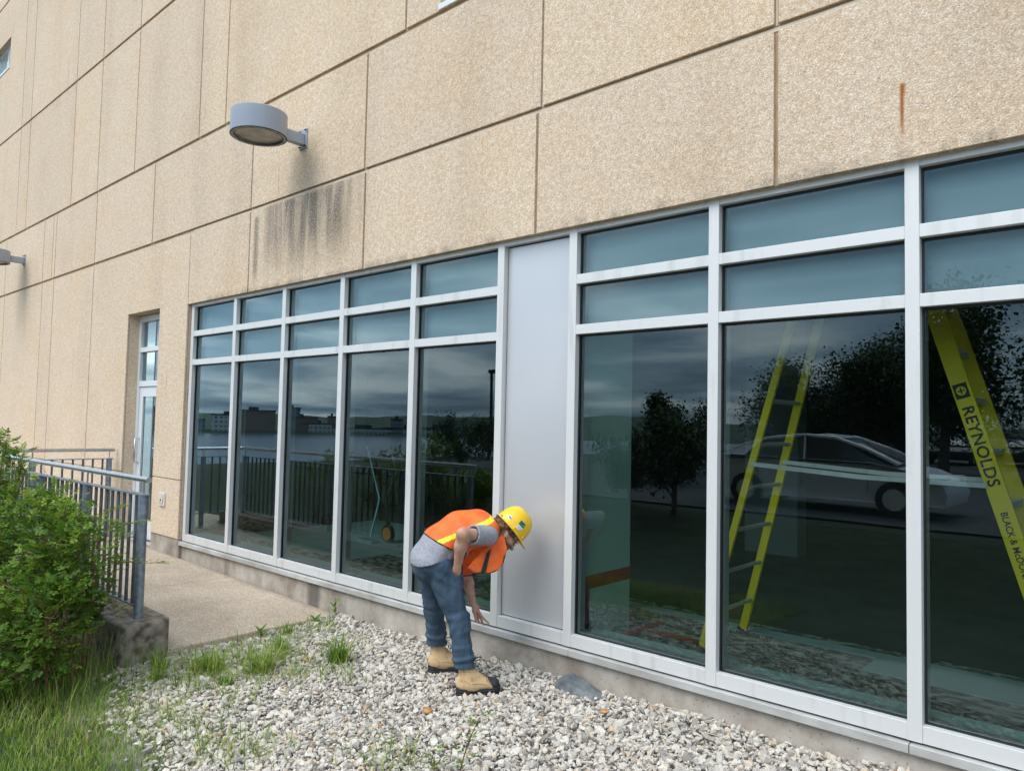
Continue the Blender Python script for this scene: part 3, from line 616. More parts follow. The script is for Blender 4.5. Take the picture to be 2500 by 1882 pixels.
h = rng.uniform(.03, .09, n) * (1 + .6 * pn) + tall * rng.uniform(.0, .55, n) * (rng.random(n) < .14)
Vb, Fb, rb = blades(n, xy, h, rng.uniform(.003, .007, n), rng, .9)
tag(npmesh('grass', Vb, Fb, M['grass'], attr=np.clip(rb * .85 + .14 + .6 * np.repeat(pn, 8), 0, 1)), 'rough green lawn with taller blades by the kerb, lower left', 'grass', kind='stuff')

def tuft(x, y, hh, rad, nb, label, green=0.0):
    rg = np.random.default_rng(int(abs(x * 1000) + abs(y * 77))); a = rg.uniform(0, 2 * math.pi, nb); r = rad * np.sqrt(rg.random(nb)) * .5
    xy = np.stack([x + r * np.cos(a), y + r * np.sin(a)], -1)
    V, F, q = blades(nb, xy, rg.uniform(.45, 1, nb) * hh * 1.35, rg.uniform(.005, .010, nb), rg, 1.15)
    V = V - np.array([x, y, 0]); z = float(gz(x, y)); V[:, 2] -= z
    o = npmesh('grass_tuft', V, F, M['grass'], attr=np.clip(q * .75 + green, 0, 1)); o.location = (x, y, z)
    return tag(o, label, 'grass tuft', 'weeds growing through the gravel')
for x, y, hh, rad, nb, g_, lab in (
    (-5.02, 3.55, .25, .16, 150, .0, 'densest dark green grass tuft on the gravel, nearest to the worker on the left'),
    (-5.60, 3.37, .20, .14, 90, .0, 'dark grass tuft in the gravel just in front of the walkway edge'),
    (-5.30, 3.05, .26, .18, 130, .2, 'yellowish grass tuft in the middle of the weedy gravel patch'),
    (-5.62, 2.78, .22, .22, 160, .2, 'wide yellow green grass tuft, front left of the weedy gravel patch'),
    (-5.22, 2.72, .15, .09, 60, .0, 'small bright grass tuft in front of the yellowish one'),
    (-5.95, 2.55, .24, .12, 60, .1, 'sparse grass tuft at the foot of the kerb end'),
    (-5.75, 2.44, .20, .10, 50, .1, 'thin grass tuft between kerb end and lawn'),
    (-6.05, 3.72, .14, .10, 50, .1, 'short grass tuft touching the middle of the walkway edge'),
    (-5.75, 3.95, .12, .05, 20, .1, 'sparse little tuft on the gravel right of the walkway corner'),
    (-5.45, 3.30, .15, .12, 50, .3, 'pale dry grass tuft behind the yellowish one')):
    tuft(x, y, hh, rad, nb, lab, g_)

def leaflet(V, F, R, c, d, nrm, L, w, rnd):
    d = d.normalized(); s = d.cross(nrm).normalized(); o = len(V); nn = s.cross(d)
    for a, b_, k in ((0, 0, 0), (.3, .42, .10), (.3, -.42, .10), (.65, .40, .06), (.65, -.40, .06), (1, 0, -.08), (.33, 0, 0), (.66, 0, -.02)): V.append(tuple(c + d * (a * L) + s * (b_ * w) + nn * (k * w)))
    F += [(o, o + 6, o + 1, o + 1), (o, o + 2, o + 6, o + 6), (o + 6, o + 7, o + 3, o + 1), (o + 2, o + 4, o + 7, o + 6), (o + 7, o + 5, o + 3, o + 3), (o + 4, o + 5, o + 7, o + 7)]
    R += [rnd] * 8
def compound(V, F, R, c, d, up_, L, rnd, nl=5, size=.026):
    d = d.normalized(); s = d.cross(up_); s = s.normalized() if s.length > 1e-4 else d.orthogonal().normalized(); nn = s.cross(d).normalized()
    for i in range(nl // 2):
        p = c + d * (L * (.35 + .5 * i / max(nl // 2 - 1, 1)))
        for sg in (-1, 1): leaflet(V, F, R, p, (s * sg + d * .5), nn + s * sg * .15, size, size * .62, min(1, max(0, rnd + random.uniform(-.1, .1))))
    leaflet(V, F, R, c + d * L, d, nn, size * 1.1, size * .68, rnd)
def tri_quads(V, F, R, name, mat, parent):
    Fq = [tuple(f) if len(set(f)) == 4 else f[:3] for f in F]; me = bpy.data.meshes.new(name); me.from_pydata(V, [], Fq); me.materials.append(mat)
    a = me.attributes.new('rnd', 'FLOAT', 'POINT'); a.data.foreach_set('value', np.asarray(R, np.float32)); me.update(); return link(bpy.data.objects.new(name, me), parent)
def rose_bush(name, label, lumps, ncane, dens, base, cat='shrub', sprigs=(), group=None, size=.031):
    root = empty(name, base); B = Vector(base); V, F, R = [], [], []; st = MB()
    for (c, rad, nl) in lumps:
        c = Vector(c); cl = [Vector((random.gauss(0, 1), random.gauss(0, 1), random.gauss(0, 1))).normalized() * random.uniform(.75, 1.08) for _ in range(int(nl / 14))]
        for u in cl:
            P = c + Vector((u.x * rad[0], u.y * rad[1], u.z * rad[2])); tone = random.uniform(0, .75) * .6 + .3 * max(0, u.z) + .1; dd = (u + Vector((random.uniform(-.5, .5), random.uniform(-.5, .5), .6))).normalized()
            st.tube([P - dd * .16 - B, P - B, P + dd * .12 - B], .0022, 4, cap=False)
            for k in range(14):
                q = P + dd * random.uniform(-.14, .13) + Vector((random.gauss(0, .035), random.gauss(0, .035), random.gauss(0, .03)))
                ld = (u * .7 + Vector((random.uniform(-1, 1), random.uniform(-1, 1), random.uniform(-.3, .6)))).normalized()
                compound(V, F, R, q - B, ld, Vector((random.uniform(-.4, .4), random.uniform(-.4, .4), 1)), size * 2.0, min(1, max(0, tone + random.gauss(0, .12))), random.choice((5, 5, 7)), size * random.uniform(.75, 1.2))
        for k in range(ncane):
            e1 = c + Vector((random.uniform(-1, 1) * rad[0], random.uniform(-1, 1) * rad[1], random.uniform(.2, 1) * rad[2])); b0 = Vector((c.x + random.uniform(-.4, .4), c.y + random.uniform(-.15, .15), base[2]))
            mid = b0.lerp(e1, .5) + Vector((random.uniform(-.15, .15), random.uniform(-.15, .15), .15)); st.tube([b0 - B, b0.lerp(mid, .5) - B + Vector((0, 0, .03)), mid - B, mid.lerp(e1, .55) - B + Vector((0, 0, .03)), e1 - B], [.006, .006, .005, .004, .002], 5, cap=False)
    for a_, b_ in sprigs:
        a_, b_ = Vector(a_), Vector(b_); m_ = a_.lerp(b_, .5) + Vector((0, 0, .05)); st.tube([a_ - B, m_ - B, b_ - B], [.004, .003, .0015], 5, cap=False); Ln = (b_ - a_).length; nn = int(Ln / .022)
        for k in range(nn):
            t = (k + .5) / nn; p = a_.lerp(m_, t * 2) if t < .5 else m_.lerp(b_, t * 2 - 1); s = (b_ - a_).normalized().cross(Vector((0, 0, 1))) * (1 if k % 2 else -1)
            compound(V, F, R, p - B, s + (b_ - a_).normalized() * .7 + Vector((0, 0, random.uniform(0, .6))), Vector((0, 0, 1)), .038, random.uniform(.35, .95), 5, .021)
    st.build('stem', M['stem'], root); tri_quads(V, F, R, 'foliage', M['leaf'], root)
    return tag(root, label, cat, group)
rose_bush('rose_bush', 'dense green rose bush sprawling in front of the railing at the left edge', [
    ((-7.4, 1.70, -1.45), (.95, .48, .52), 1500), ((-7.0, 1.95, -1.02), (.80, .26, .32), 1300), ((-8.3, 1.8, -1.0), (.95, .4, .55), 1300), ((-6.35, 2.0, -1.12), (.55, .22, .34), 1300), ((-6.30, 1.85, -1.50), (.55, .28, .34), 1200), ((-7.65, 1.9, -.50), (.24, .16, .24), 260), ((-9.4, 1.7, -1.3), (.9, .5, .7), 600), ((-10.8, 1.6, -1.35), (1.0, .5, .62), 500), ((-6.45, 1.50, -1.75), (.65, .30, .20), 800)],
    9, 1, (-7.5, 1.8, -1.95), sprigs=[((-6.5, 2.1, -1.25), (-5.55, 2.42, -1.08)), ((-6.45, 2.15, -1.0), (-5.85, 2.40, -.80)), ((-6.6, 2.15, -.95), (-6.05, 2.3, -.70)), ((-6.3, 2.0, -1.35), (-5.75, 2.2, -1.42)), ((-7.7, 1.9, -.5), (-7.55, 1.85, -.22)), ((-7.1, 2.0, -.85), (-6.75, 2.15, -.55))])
def seedling(name, label, base, segs, nl, size, cat='plant'):
    root = empty(name, base); V, F, R = [], [], []; st = MB(); pts = [Vector(p) for p in segs]; st.tube(pts, [.0035] * (len(pts) - 1) + [.001], 6)
    for k in range(nl):
        t = (k + .8) / nl * (len(pts) - 1); i = min(int(t), len(pts) - 2); p = pts[i].lerp(pts[i + 1], t - i); a = k * 2.4
        compound(V, F, R, p, Vector((math.cos(a), math.sin(a), .35)), Vector((0, 0, 1)), size * 2.1, random.uniform(.25, .6), 5, size)
    st.build('stem', M['stem'], root); tri_quads(V, F, R, 'foliage', M['leaf'], root); return tag(root, label, cat, 'weeds growing through the gravel')
gx, gy = -2.93, 2.86
seedling('rose_seedling', 'young rose shoot with red stem in the gravel, nearest the camera below the boots', (gx, gy, float(gz(gx, gy)) - .01), [(0, 0, 0), (.03, .01, .12), (.07, .02, .24), (.13, .03, .36)], 12, .026)
seedling('rose_seedling', 'low leafy rose shoot at the lower edge beside the taller red stemmed one', (gx - .1, gy - .08, float(gz(gx, gy)) - .01), [(0, 0, 0), (-.01, .01, .06), (-.02, .02, .12)], 7, .026)
def broad_weed(x, y, h, n, label):
    root = empty('weed', (x, y, float(gz(x, y)))); V, F, R = [], [], []; st = MB(); st.tube([(0, 0, -.01), (.005, 0, h * .5), (0, 0, h)], .003, 5)
    for k in range(n): a = k * 2.4; leaflet(V, F, R, Vector((0, 0, h * (.15 + .8 * k / n))), Vector((math.cos(a), math.sin(a), .8)), Vector((0, 0, 1)), .09, .03, random.uniform(.3, .6))
    st.build('stem', M['stem'], root); tri_quads(V, F, R, 'foliage', M['leaf'], root); return tag(root, label, 'weed', 'weeds growing through the gravel')
broad_weed(-6.12, 4.27, .20, 9, 'tall narrow leaved weed at the walkway corner against the foundation')
broad_weed(-6.10, 4.05, .05, 8, 'flat leafy weed on the walkway edge near the wall')
broad_weed(-6.12, 3.50, .09, 9, 'bushy broad leaved weed halfway along the walkway edge')

# ------------------------------------------------------------------ stepladder behind the glass
def ladder():
    root = empty('stepladder', (-1.65, 5.3, -1.62)); root.location = (0, 0, 0)
    Y = noisy('yellow fibreglass', (.93, .69, .008), (.98, .75, .012), 4, .5); Yd = noisy('darker yellow fibreglass', (.70, .50, .008), (.88, .66, .012), 5, .5); AL = M['alu']  # the second, darker yellow goes on the far front rail
    zt = 2.12
    def xa(z): return -2.64 + .262 * (z + 1.62)
    def xc(z): return -1.10 - .30 * (z - .59)
    def yn(z): return 5.0 + .035 * (z + 1.62)
    def yfar(z): return 5.64 - .045 * (z + 1.62)
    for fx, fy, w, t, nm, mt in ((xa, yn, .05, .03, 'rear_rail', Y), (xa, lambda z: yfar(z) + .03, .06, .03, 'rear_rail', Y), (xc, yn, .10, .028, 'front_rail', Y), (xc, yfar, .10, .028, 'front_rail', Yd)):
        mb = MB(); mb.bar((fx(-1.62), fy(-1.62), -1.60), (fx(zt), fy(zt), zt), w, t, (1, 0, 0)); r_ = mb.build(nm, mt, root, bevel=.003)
        mb = MB(); mb.bar((fx(-1.62) - .01, fy(-1.62), -1.62), (fx(-1.58), fy(-1.58), -1.575), w + .02, t + .02, (1, 0, 0)); mb.build('foot', M['dark'], r_)
        if nm == 'front_rail' and mt is Y:
            def TM(z, ox=0):
                d = Vector((xc(z - .5) - xc(z), yn(z - .5) - yn(z), -.5)).normalized()     # text reads down the rail
                nrm = Vector((0, -1, 0)); nrm = (nrm - d * nrm.dot(d)).normalized(); u = nrm.cross(d)
                return Matrix.Translation(Vector((xc(z) + ox, yn(z), z)) + nrm * .0150) @ Matrix((d, u, nrm)).transposed().to_4x4()
            text_mesh('lettering', 'REYNOLDS', .088, .0005, M['dark'], TM(-.075), r_, 1.05, 1.05)
            text_mesh('lettering', 'BLACK & McDONALD', .050, .0005, M['dark'], TM(-.66), r_, 1.0, .92)
            for zc in (.245, -1.16):
                mb = MB(); T = TM(zc); mb.box(-.045, .045, -.038, .038, 0, .0006, M=T); mb.build('logo', M['dark'], r_)
                mb = MB(); mb.lathe([(0, .0012), (.027, .0012)], (0, 0, 0), 20, M=T); mb.box(-.02, .02, -.004, .004, .0013, .0018, 1, M=T); mb.box(-.004, .004, -.02, .02, .0013, .0018, 1, M=T); mb.build('logo', [Y, M['dark']], r_)
    for k in range(1, 12):
        z = -1.62 + .305 * k
        if z > zt - .1: break
        mb = MB(); mb.box(xc(z) - .045, xc(z) + .035, yn(z) + .016, yfar(z) - .016, z - .035, z + .003); mb.build('step', AL, root, bevel=.003)
        mb = MB(); mb.tube([(xa(z), yn(z) + .01, z - .02), (xa(z), yfar(z) + .02, z - .02)], .016, 8); mb.build('brace', AL, root, smooth='auto')
    for y_ in (yn(-.3) - .03, yfar(-.3) + .0):
        for a, b in ((xa(-.26), -1.55), (-1.55, xc(-.26) - .02)):
            mb = MB(); mb.bar((a, y_, -.25 if a < -2 else -.295), (b, y_, -.295 if b < -1.4 else -.30), .004, .03, (0, 1, 0)); mb.build('spreader', AL, root)
    mb = MB(); mb.box(xa(zt) - .06, xc(zt) + .06, yn(zt) - .04, yfar(zt) + .04, zt, zt + .04); mb.build('top_cap', Y, root, bevel=.01)
    return tag(root, 'tall yellow fibreglass stepladder with black lettering standing behind the glass on the right', 'stepladder')
ladder()
# floor vacuum behind the third pane
vac = empty('floor_vacuum', (-8.05, 6.25, -1.615)); tag(vac, 'upright vacuum with pale blue wand and orange wheel behind the glass left of the worker', 'vacuum cleaner')
blue = flat('pale blue tube', (.25, .50, .55), .35, .2); org = flat('orange plastic', (.75, .28, .03), .5)
mb = MB(); mb.tube([(-.02, -.1, .05), (-.10, .1, .55), (-.34, .05, 1.25)], .013, 8); mb.build('wand', blue, vac, smooth='auto')
mb = MB(); mb.box(-.20, .12, -.18, -.06, 0, .045); mb.build('floor_head', blue, vac, bevel=.01)
mb = MB(); mb.tube([(.12, .1, .10), (.05, .1, .55), (.22, .12, .95), (.16, .1, 1.15)], .028, 8); mb.build('hose', M['dark'], vac, smooth='auto')
mb = MB(); mb.tube([(.18, .02, .12), (.18, .06, .12)], .12, 20, mi=1); mb.tube([(.18, .008, .12), (.18, .019, .12)], .085, 16, mi=0); mb.build('wheel', [org, M['dark']], vac)
# ceramic socket on the partition
mb = MB(); mb.box(-10.998, -10.99, 5.95, 6.03, -1.32, -1.2); tag(mb.build('wall_socket', M['dark']), 'small dark wall socket seen through the second window from the left', 'socket')

# ------------------------------------------------------------------ the place behind the camera (seen as reflections)
M['bark'] = flat('grey brown bark', (.10, .08, .06), .9)
M['tleaf'] = leaf_mat('tree leaves', [(0, (.018, .040, .012)), (.5, (.04, .075, .018)), (1, (.08, .13, .03))], .15)
def tree(name, label, loc, H, Wd, n, cat='tree', conic=False, group='trees round the car park'):
    root = empty(name, loc); st = MB(); V, F, R = [], [], []; rg = random.Random(int(loc[0] * 10)); tips = []
    th = H * (.5 if not conic else .95); st.tube([(0, 0, -.3), (0.02 * H, 0, th * .5), (0, .01 * H, th)], [.035 * H, .022 * H, .008 * H], 8)
    for k in range(22):
        a = rg.uniform(0, 6.28); z0 = th * rg.uniform(.25, 1); rr = Wd * .5 * (rg.uniform(.35, 1) if not conic else (1 - z0 / H) * 1.1); z1 = z0 + (H - z0) * rg.uniform(.0 if H < 4 else .15, .95) * (0 if conic else 1)
        e1 = Vector((math.cos(a) * rr, math.sin(a) * rr, z1)); st.tube([(0, 0, z0), tuple(e1 * .5 + Vector((0, 0, z0 * .5))), tuple(e1)], [.010 * H, .006 * H, .002 * H], 5, cap=False); tips.append(e1)
    for k in range(n):
        t = tips[rg.randrange(len(tips))]; q = t * rg.uniform(.45, 1.12) if not conic else Vector((t.x * rg.uniform(.1, 1), t.y * rg.uniform(.1, 1), t.z + rg.uniform(-.2, .3)))
        if not conic: q.z = t.z * rg.uniform(.6, 1.12)
        q += Vector((rg.gauss(0, .055 * H), rg.gauss(0, .055 * H), rg.gauss(0, .05 * H))); s = .027 * H * rg.uniform(.5, 1.3) * (1.5 if H < 4 else 1)
        leaflet(V, F, R, q, Vector((rg.uniform(-1, 1), rg.uniform(-1, 1), rg.uniform(-.6, 1))), Vector((rg.uniform(-1, 1), rg.uniform(-1, 1), 1)), s, s * .7, rg.random())
    st.build('trunk', M['bark'], root); tri_quads(V, F, R, 'crown', M['tleaf'], root); return tag(root, label, cat, group)
gzt = lambda x, y: float(terrain(np.float64(x), np.float64(y)))
for x, y, H, Wd, c_, lab in ((-6.6, -21.5, 6.4, 5, 0, 'tall rounded tree behind the silver car'), (-2.5, -24, 6.0, 5, 0, 'rounded tree right of the tallest one behind the cars'), (-9.8, -22, 4.3, 4.6, 0, 'spreading tree by the lamp post'), (-12.8, -23, 4.3, 4.4, 0, 'bushy tree at the left end of the row'),
    (-8.5, -24, 5.2, 5, 0, 'tree between the lamp post and the tallest tree'), (1.5, -22, 6.2, 5, 0, 'tree at the right end of the row'), (-13.2, -13, 2.6, 1.7, 1, 'narrow dark conifer on the verge'), (-12.2, -13.5, 2.2, 2.2, 0, 'small shrubby tree beside the conifer'),
    (-10.6, -9.5, 2.0, 2.4, 0, 'low dense shrub in front of the conifer'), (-18.5, -9, 1.7, 2.2, 0, 'round shrub by the parked cars'), (-22, -14, 1.9, 2.2, 0, 'round shrub at the edge of the bank'), (-7.1, -3.5, 1.9, 1.5, 0, 'leafy shrub on the lawn between building and car park'), (-8.4, -4.0, 1.4, 1.4, 0, 'lower shrub on the lawn beside the leafy one'), (-11.8, -5.2, 1.5, 1.2, 0, 'young shrub near the parked cars'),
    (-4.6, -29, 3.0, 7, 0, 'broad hedge like tree behind the black cars'), (-10.5, -30, 3.0, 7, 0, 'broad dark tree left behind the far cars'), (1.2, -29, 3.0, 7, 0, 'broad hedge like tree behind the white van')):
    tree('conifer' if c_ else 'tree', lab, (x, y, gzt(x, y)), H, Wd, 17000 if H > 4 else 6500, conic=bool(c_))
def lamp_post(x, y, H, label):
    r0 = empty('street_lamp', (x, y, -1.55)); mb = MB(); mb.tube([(0, 0, 0), (0, 0, H)], .07, 8); mb.build('post', M['dark'], r0); mb = MB(); mb.box(-.1, .75, -.14, .14, H - .05, H + .12); mb.build('lamp_head', M['dark'], r0); return tag(r0, label, 'street lamp', 'car park lamp posts')
lamp_post(-24.3, -16.5, 3.9, 'dark lamp post at the edge of the bank'); lamp_post(-9.8, -21.0, 4.0, 'dark twin lamp post before the trees')
def car(label, x, y, rz, col, sc=1.0):
    r0 = empty('parked_car', (x, y, -1.55 if x > -22 else gzt(x, y) - .03), rz); paint = flat('car paint', col, .3, .1); gl = flat('dark car glass', (.02, .025, .03), .08); tyre = M['dark']
    prof = [(-2.25, .35), (-2.3, .62), (-2.2, .92), (-1.75, 1.0), (.95, .96), (1.75, .82), (2.15, .66), (2.25, .45), (2.2, .25), (-2.2, .22)]
    mb = MB(); n_ = len(prof)
    secs = [(-.80, .90), (-.88, 1.0), (-.86, 1.0), (.86, 1.0), (.88, 1.0), (.80, .90)]
    V = []
    for yy, k in ((-.78, .94), (-.90, 1.0), (.90, 1.0), (.78, .94)):
        for px_, pz in prof: V.append((px_ * (k if abs(px_) > 1.8 else 1), yy, .6 + (pz - .6) * k))
    Fc = [(i + a * n_, (i + 1) % n_ + a * n_, (i + 1) % n_ + (a + 1) * n_, i + (a + 1) * n_) for a in range(3) for i in range(n_)] + [tuple(range(n_)), tuple(range(3 * n_, 4 * n_))]
    mb.add(V, Fc); mb.build('body', paint, r0, smooth='auto')
    cab = [(-2.0, .985), (-1.55, 1.20), (-1.05, 1.345), (-.3, 1.425), (.3, 1.385), (.85, 1.20), (1.42, .94)]; mb = MB(); n_ = len(cab); V = []
    for yy, k in ((-.80, 0), (-.62, 1), (.62, 1), (.80, 0)):
        for i, (px_, pz) in enumerate(cab): V.append((px_, yy if k == 0 or i in (0, n_ - 1) else yy, pz if k else .93 + (pz - .93) * .0))
    Fc = [(i + a * n_, i + 1 + a * n_, i + 1 + (a + 1) * n_, i + (a + 1) * n_) for a in range(3) for i in range(n_ - 1)]
    mb.add(V, Fc); mb.build('windows', gl, r0, smooth='auto')
    mb = MB()
    top = [(-1.6, 1.185), (-1.05, 1.352), (-.3, 1.434), (.32, 1.39)]
    mb.add([(a, yy, z + .004) for yy in (-.63, .63) for a, z in top], [(0, 1, 5, 4), (1, 2, 6, 5), (2, 3, 7, 6)])
    for s in (-1, 1):
        mb.tube([(-2.02, s * .80, .985), (-1.55, s * .66, 1.20), (-1.05, s * .635, 1.355), (-.3, s * .63, 1.436), (.3, s * .63, 1.395), (.85, s * .645, 1.205), (1.44, s * .80, .945)], .034, 6); mb.tube([(-.25, s * .80, .95), (-.28, s * .635, 1.43)], .02, 5)
        mb.prism([(-2.0, s * .80, .97), (-1.5, s * .80, .97), (-1.2, s * .64, 1.30), (-1.55, s * .655, 1.20)], (0, s * .012, 0))
        for dx in (-.27, .95, -1.15): mb.tube([(dx, s * .902, .42), (dx, s * .902, .95)], .006, 4, mi=1)
        for dx in (-.1, -1.0): mb.box(dx - .09, dx + .09, s * .90, s * .925, .80, .825)
    mb.build('roof', [paint, M['dark']], r0)
    for wx in (-1.4, 1.4):
        for s in (-1, 1):
            mb = MB(); mb.tube([(wx, s * .74, .32), (wx, s * .92, .32)], .32, 20); w_ = mb.build('wheel', tyre, r0); mb = MB(); mb.tube([(wx, s * .921, .32), (wx, s * .93, .32)], .2, 10); mb.build('rim', M['alu'], w_)
    for s in (-1, 1):
        mb = MB(); mb.box(2.0, 2.2, s * .55, s * .82, .62, .74); mb.build('headlight', M['white'], r0); mb = MB(); mb.box(-2.3, -2.2, s * .55, s * .85, .72, .86); mb.build('tail_light', flat('red lens', (.4, .02, .01), .3), r0)
    return tag(r0, label, 'car', 'cars in the parking lot')
car('silver saloon car parked side on facing right', -5.35, -6.7, 0, (.72, .74, .78))
for x, y, rz, col, lab in ((-8.5, -33, 1.5, (.03, .035, .04), 'black car parked far behind the silver one, left'), (-6.0, -34, 1.55, (.025, .03, .035), 'black car parked far behind, middle'), (-3.6, -35, 1.6, (.4, .42, .43), 'white van like car parked far behind'), (-1.2, -35, 1.5, (.03, .03, .04), 'dark car parked far behind, right'),
    (-33.5, -22, 1.2, (.40, .42, .45), 'grey car on the lower lot, nearest the wall side'), (-33.5, -25, 1.2, (.5, .52, .55), 'pale car on the lower lot beside the grey one'), (-33.6, -28, 1.25, (.03, .03, .035), 'black car in the middle of the lower lot'), (-33.6, -31, 1.2, (.6, .6, .6), 'white car on the lower lot'), (-33.5, -34, 1.2, (.10, .02, .02), 'dark red car at the far end of the lower lot')):
    car(lab, x, y, rz, col)
# far shore
def hills():
    az = np.radians(np.arange(182, 300, .8)); rs = [(560, 0), (575, 1), (760, 2), (950, 3), (1300, 4)]; V = []
    rg = np.random.default_rng(5); ph = rg.uniform(0, 6, 6)
    for r, k in rs:
        nz_ = sum(np.sin(az * f_ + ph[i]) / (i + 1) for i, f_ in enumerate((7, 13, 24, 41, 77, 130)))
        z = {0: -13, 1: -10.5, 2: -4 + 1.2 * nz_, 3: 5.5 + 3.5 * nz_, 4: 2}[k] if k in (0, 1, 4) else ({2: -4 + 1.2 * nz_, 3: 5.5 + 3.5 * nz_}[k])
        V.append(np.stack([r * np.cos(az), r * np.sin(az), z + 0 * az], -1))
    n_ = len(az); V = np.concatenate(V); i = np.arange(len(rs) * n_).reshape(len(rs), n_)
    F = np.stack([i[:-1, :-1], i[1:, :-1], i[1:, 1:], i[:-1, 1:]], -1).reshape(-1, 4)
    return npmesh('hills', V, F, noisy('wooded hills', (.025, .045, .03), (.06, .085, .045), .05, 1))
tag(hills(), kind='structure')
def facade(name, col):
    m, n, l, b = newmat(name); t = add(n, 'ShaderNodeTexCoord'); br = add(n, 'ShaderNodeTexBrick'); mp = add(n, 'ShaderNodeMapping'); mp.inputs['Rotation'].default_value = (R_(90), 0, 0); l.new(t.outputs['Object'], mp.inputs[0]); l.new(mp.outputs[0], br.inputs[0])
    br.inputs['Color1'].default_value = (.05, .06, .08, 1); br.inputs['Color2'].default_value = (.09, .10, .12, 1); br.inputs['Mortar'].default_value = (*col, 1); br.inputs['Scale'].default_value = 1; br.inputs['Mortar Size'].default_value = .9; br.inputs['Brick Width'].default_value = 3.2; br.inputs['Row Height'].default_value = 3.2; br.offset = 0
    l.new(br.outputs[0], b.inputs['Base Color']); b.inputs['Roughness'].default_value = .8; return m
FM = [facade('pale facade', (.42, .43, .42)), facade('brown facade', (.20, .14, .11)), facade('blue grey facade', (.16, .20, .25))]
rg = random.Random(4)
BL = [(194.5, 34, 44, 2, 'dark tall tower by the far shore'), (197, 22, 30, 0, 'pale office block left of the far waterfront'), (206.2, 22, 17, 0, 'pale slab block beyond the harbour'), (208, 30, 22, 1, 'brown brick block beyond the harbour'), (210.6, 12, 25, 2, 'slim blue tower beyond the harbour'), (211.2, 26, 16, 1, 'stepped brown block by the slim tower'), (212.5, 20, 10, 0, 'low cream building on the far waterfront'), (213.6, 8, 18, 1, 'lone brown tower on the far ridge'), (216, 50, 6, 0, 'long pale wharf shed'), (218.4, 9, 16, 2, 'blue grey tower on the far wharf'), (219.6, 46, 7, 0, 'long white wharf shed to the right'), (222, 60, 8, 0, 'wide white hangar on the far shore'), (199.5, 26, 14, 0, 'low white harbour office'), (201.5, 20, 20, 1, 'square brown block beyond the harbour'), (203.5, 24, 12, 2, 'low blue grey block'), (225, 10, 13, 1, 'small tower on the wooded shore')]
for a_, w_, h_, k_, lab in BL:
    r0 = 585 + (90 if 'ridge' in lab else 0); t = R_(a_); o = empty('distant_building', (r0 * math.cos(t), r0 * math.sin(t), -11.5), t + R_(90)); mb = MB(); h_ *= .75; mb.box(-w_ / 2, w_ / 2, -8, 8, 0, h_); mb.build('wall', FM[k_], o); mb = MB(); mb.box(-w_ / 2 - .4, w_ / 2 + .4, -8.4, 8.4, h_, h_ + .8); mb.box(-w_ * .15, w_ * .1, -3, 3, h_ + .8, h_ + 3); mb.build('roof', M['dark_in'], o)
    tag(o, lab, 'building', 'buildings beyond the harbour')

# ------------------------------------------------------------------ the worker: signed distance fields turned into surfaces
PM = np.array([-3.93, 3.83, 0.0]); PF = np.array([.571, .821, 0.0]); PF /= np.linalg.norm(PF); PL = np.array([-PF[1], PF[0], 0.0]); PZ = np.array([0, 0, 1.0])
def to_world(V): V = np.asarray(V, float); return PM + V[:, :1] * PF + V[:, 1:2] * PL + V[:, 2:3] * PZ
def vnoise(P, s, seed=0):
    rg = np.random.default_rng(seed); out = 0
    for k in range(7):
        d = rg.normal(size=3); d /= np.linalg.norm(d); d2 = rg.normal(size=3) * .6
        ph = rg.uniform(0, 6.28); out = out + np.sin((P @ d) * s * rg.uniform(.7, 1.5) + ph + 1.3 * np.sin((P @ d2) * s * .6 + ph * 2))
    return out / 7
def cap_(P, a, b, ra, rb, sc=(1, 1, 1)):
    sc = np.array(sc); Q = P * sc; a = np.array(a) * sc; b = np.array(b) * sc; ab = b - a; t = np.clip(((Q - a) @ ab) / (ab @ ab), 0, 1)
    return np.linalg.norm(Q - a - t[..., None] * ab, axis=-1) - (ra + (rb - ra) * t)
def ell_(P, c, r, R=None):
    Q = P - np.array(c); 
    if R is not None: Q = Q @ np.array(R).T
    k = np.linalg.norm(Q / np.array(r), axis=-1); return (k - 1) * min(r)
def smin(a, b, k):
    h = np.clip(.5 + .5 * (b - a) / k, 0, 1); return b * (1 - h) + a * h - k * h * (1 - h)
def smax(a, b, k): return -smin(-a, -b, k)
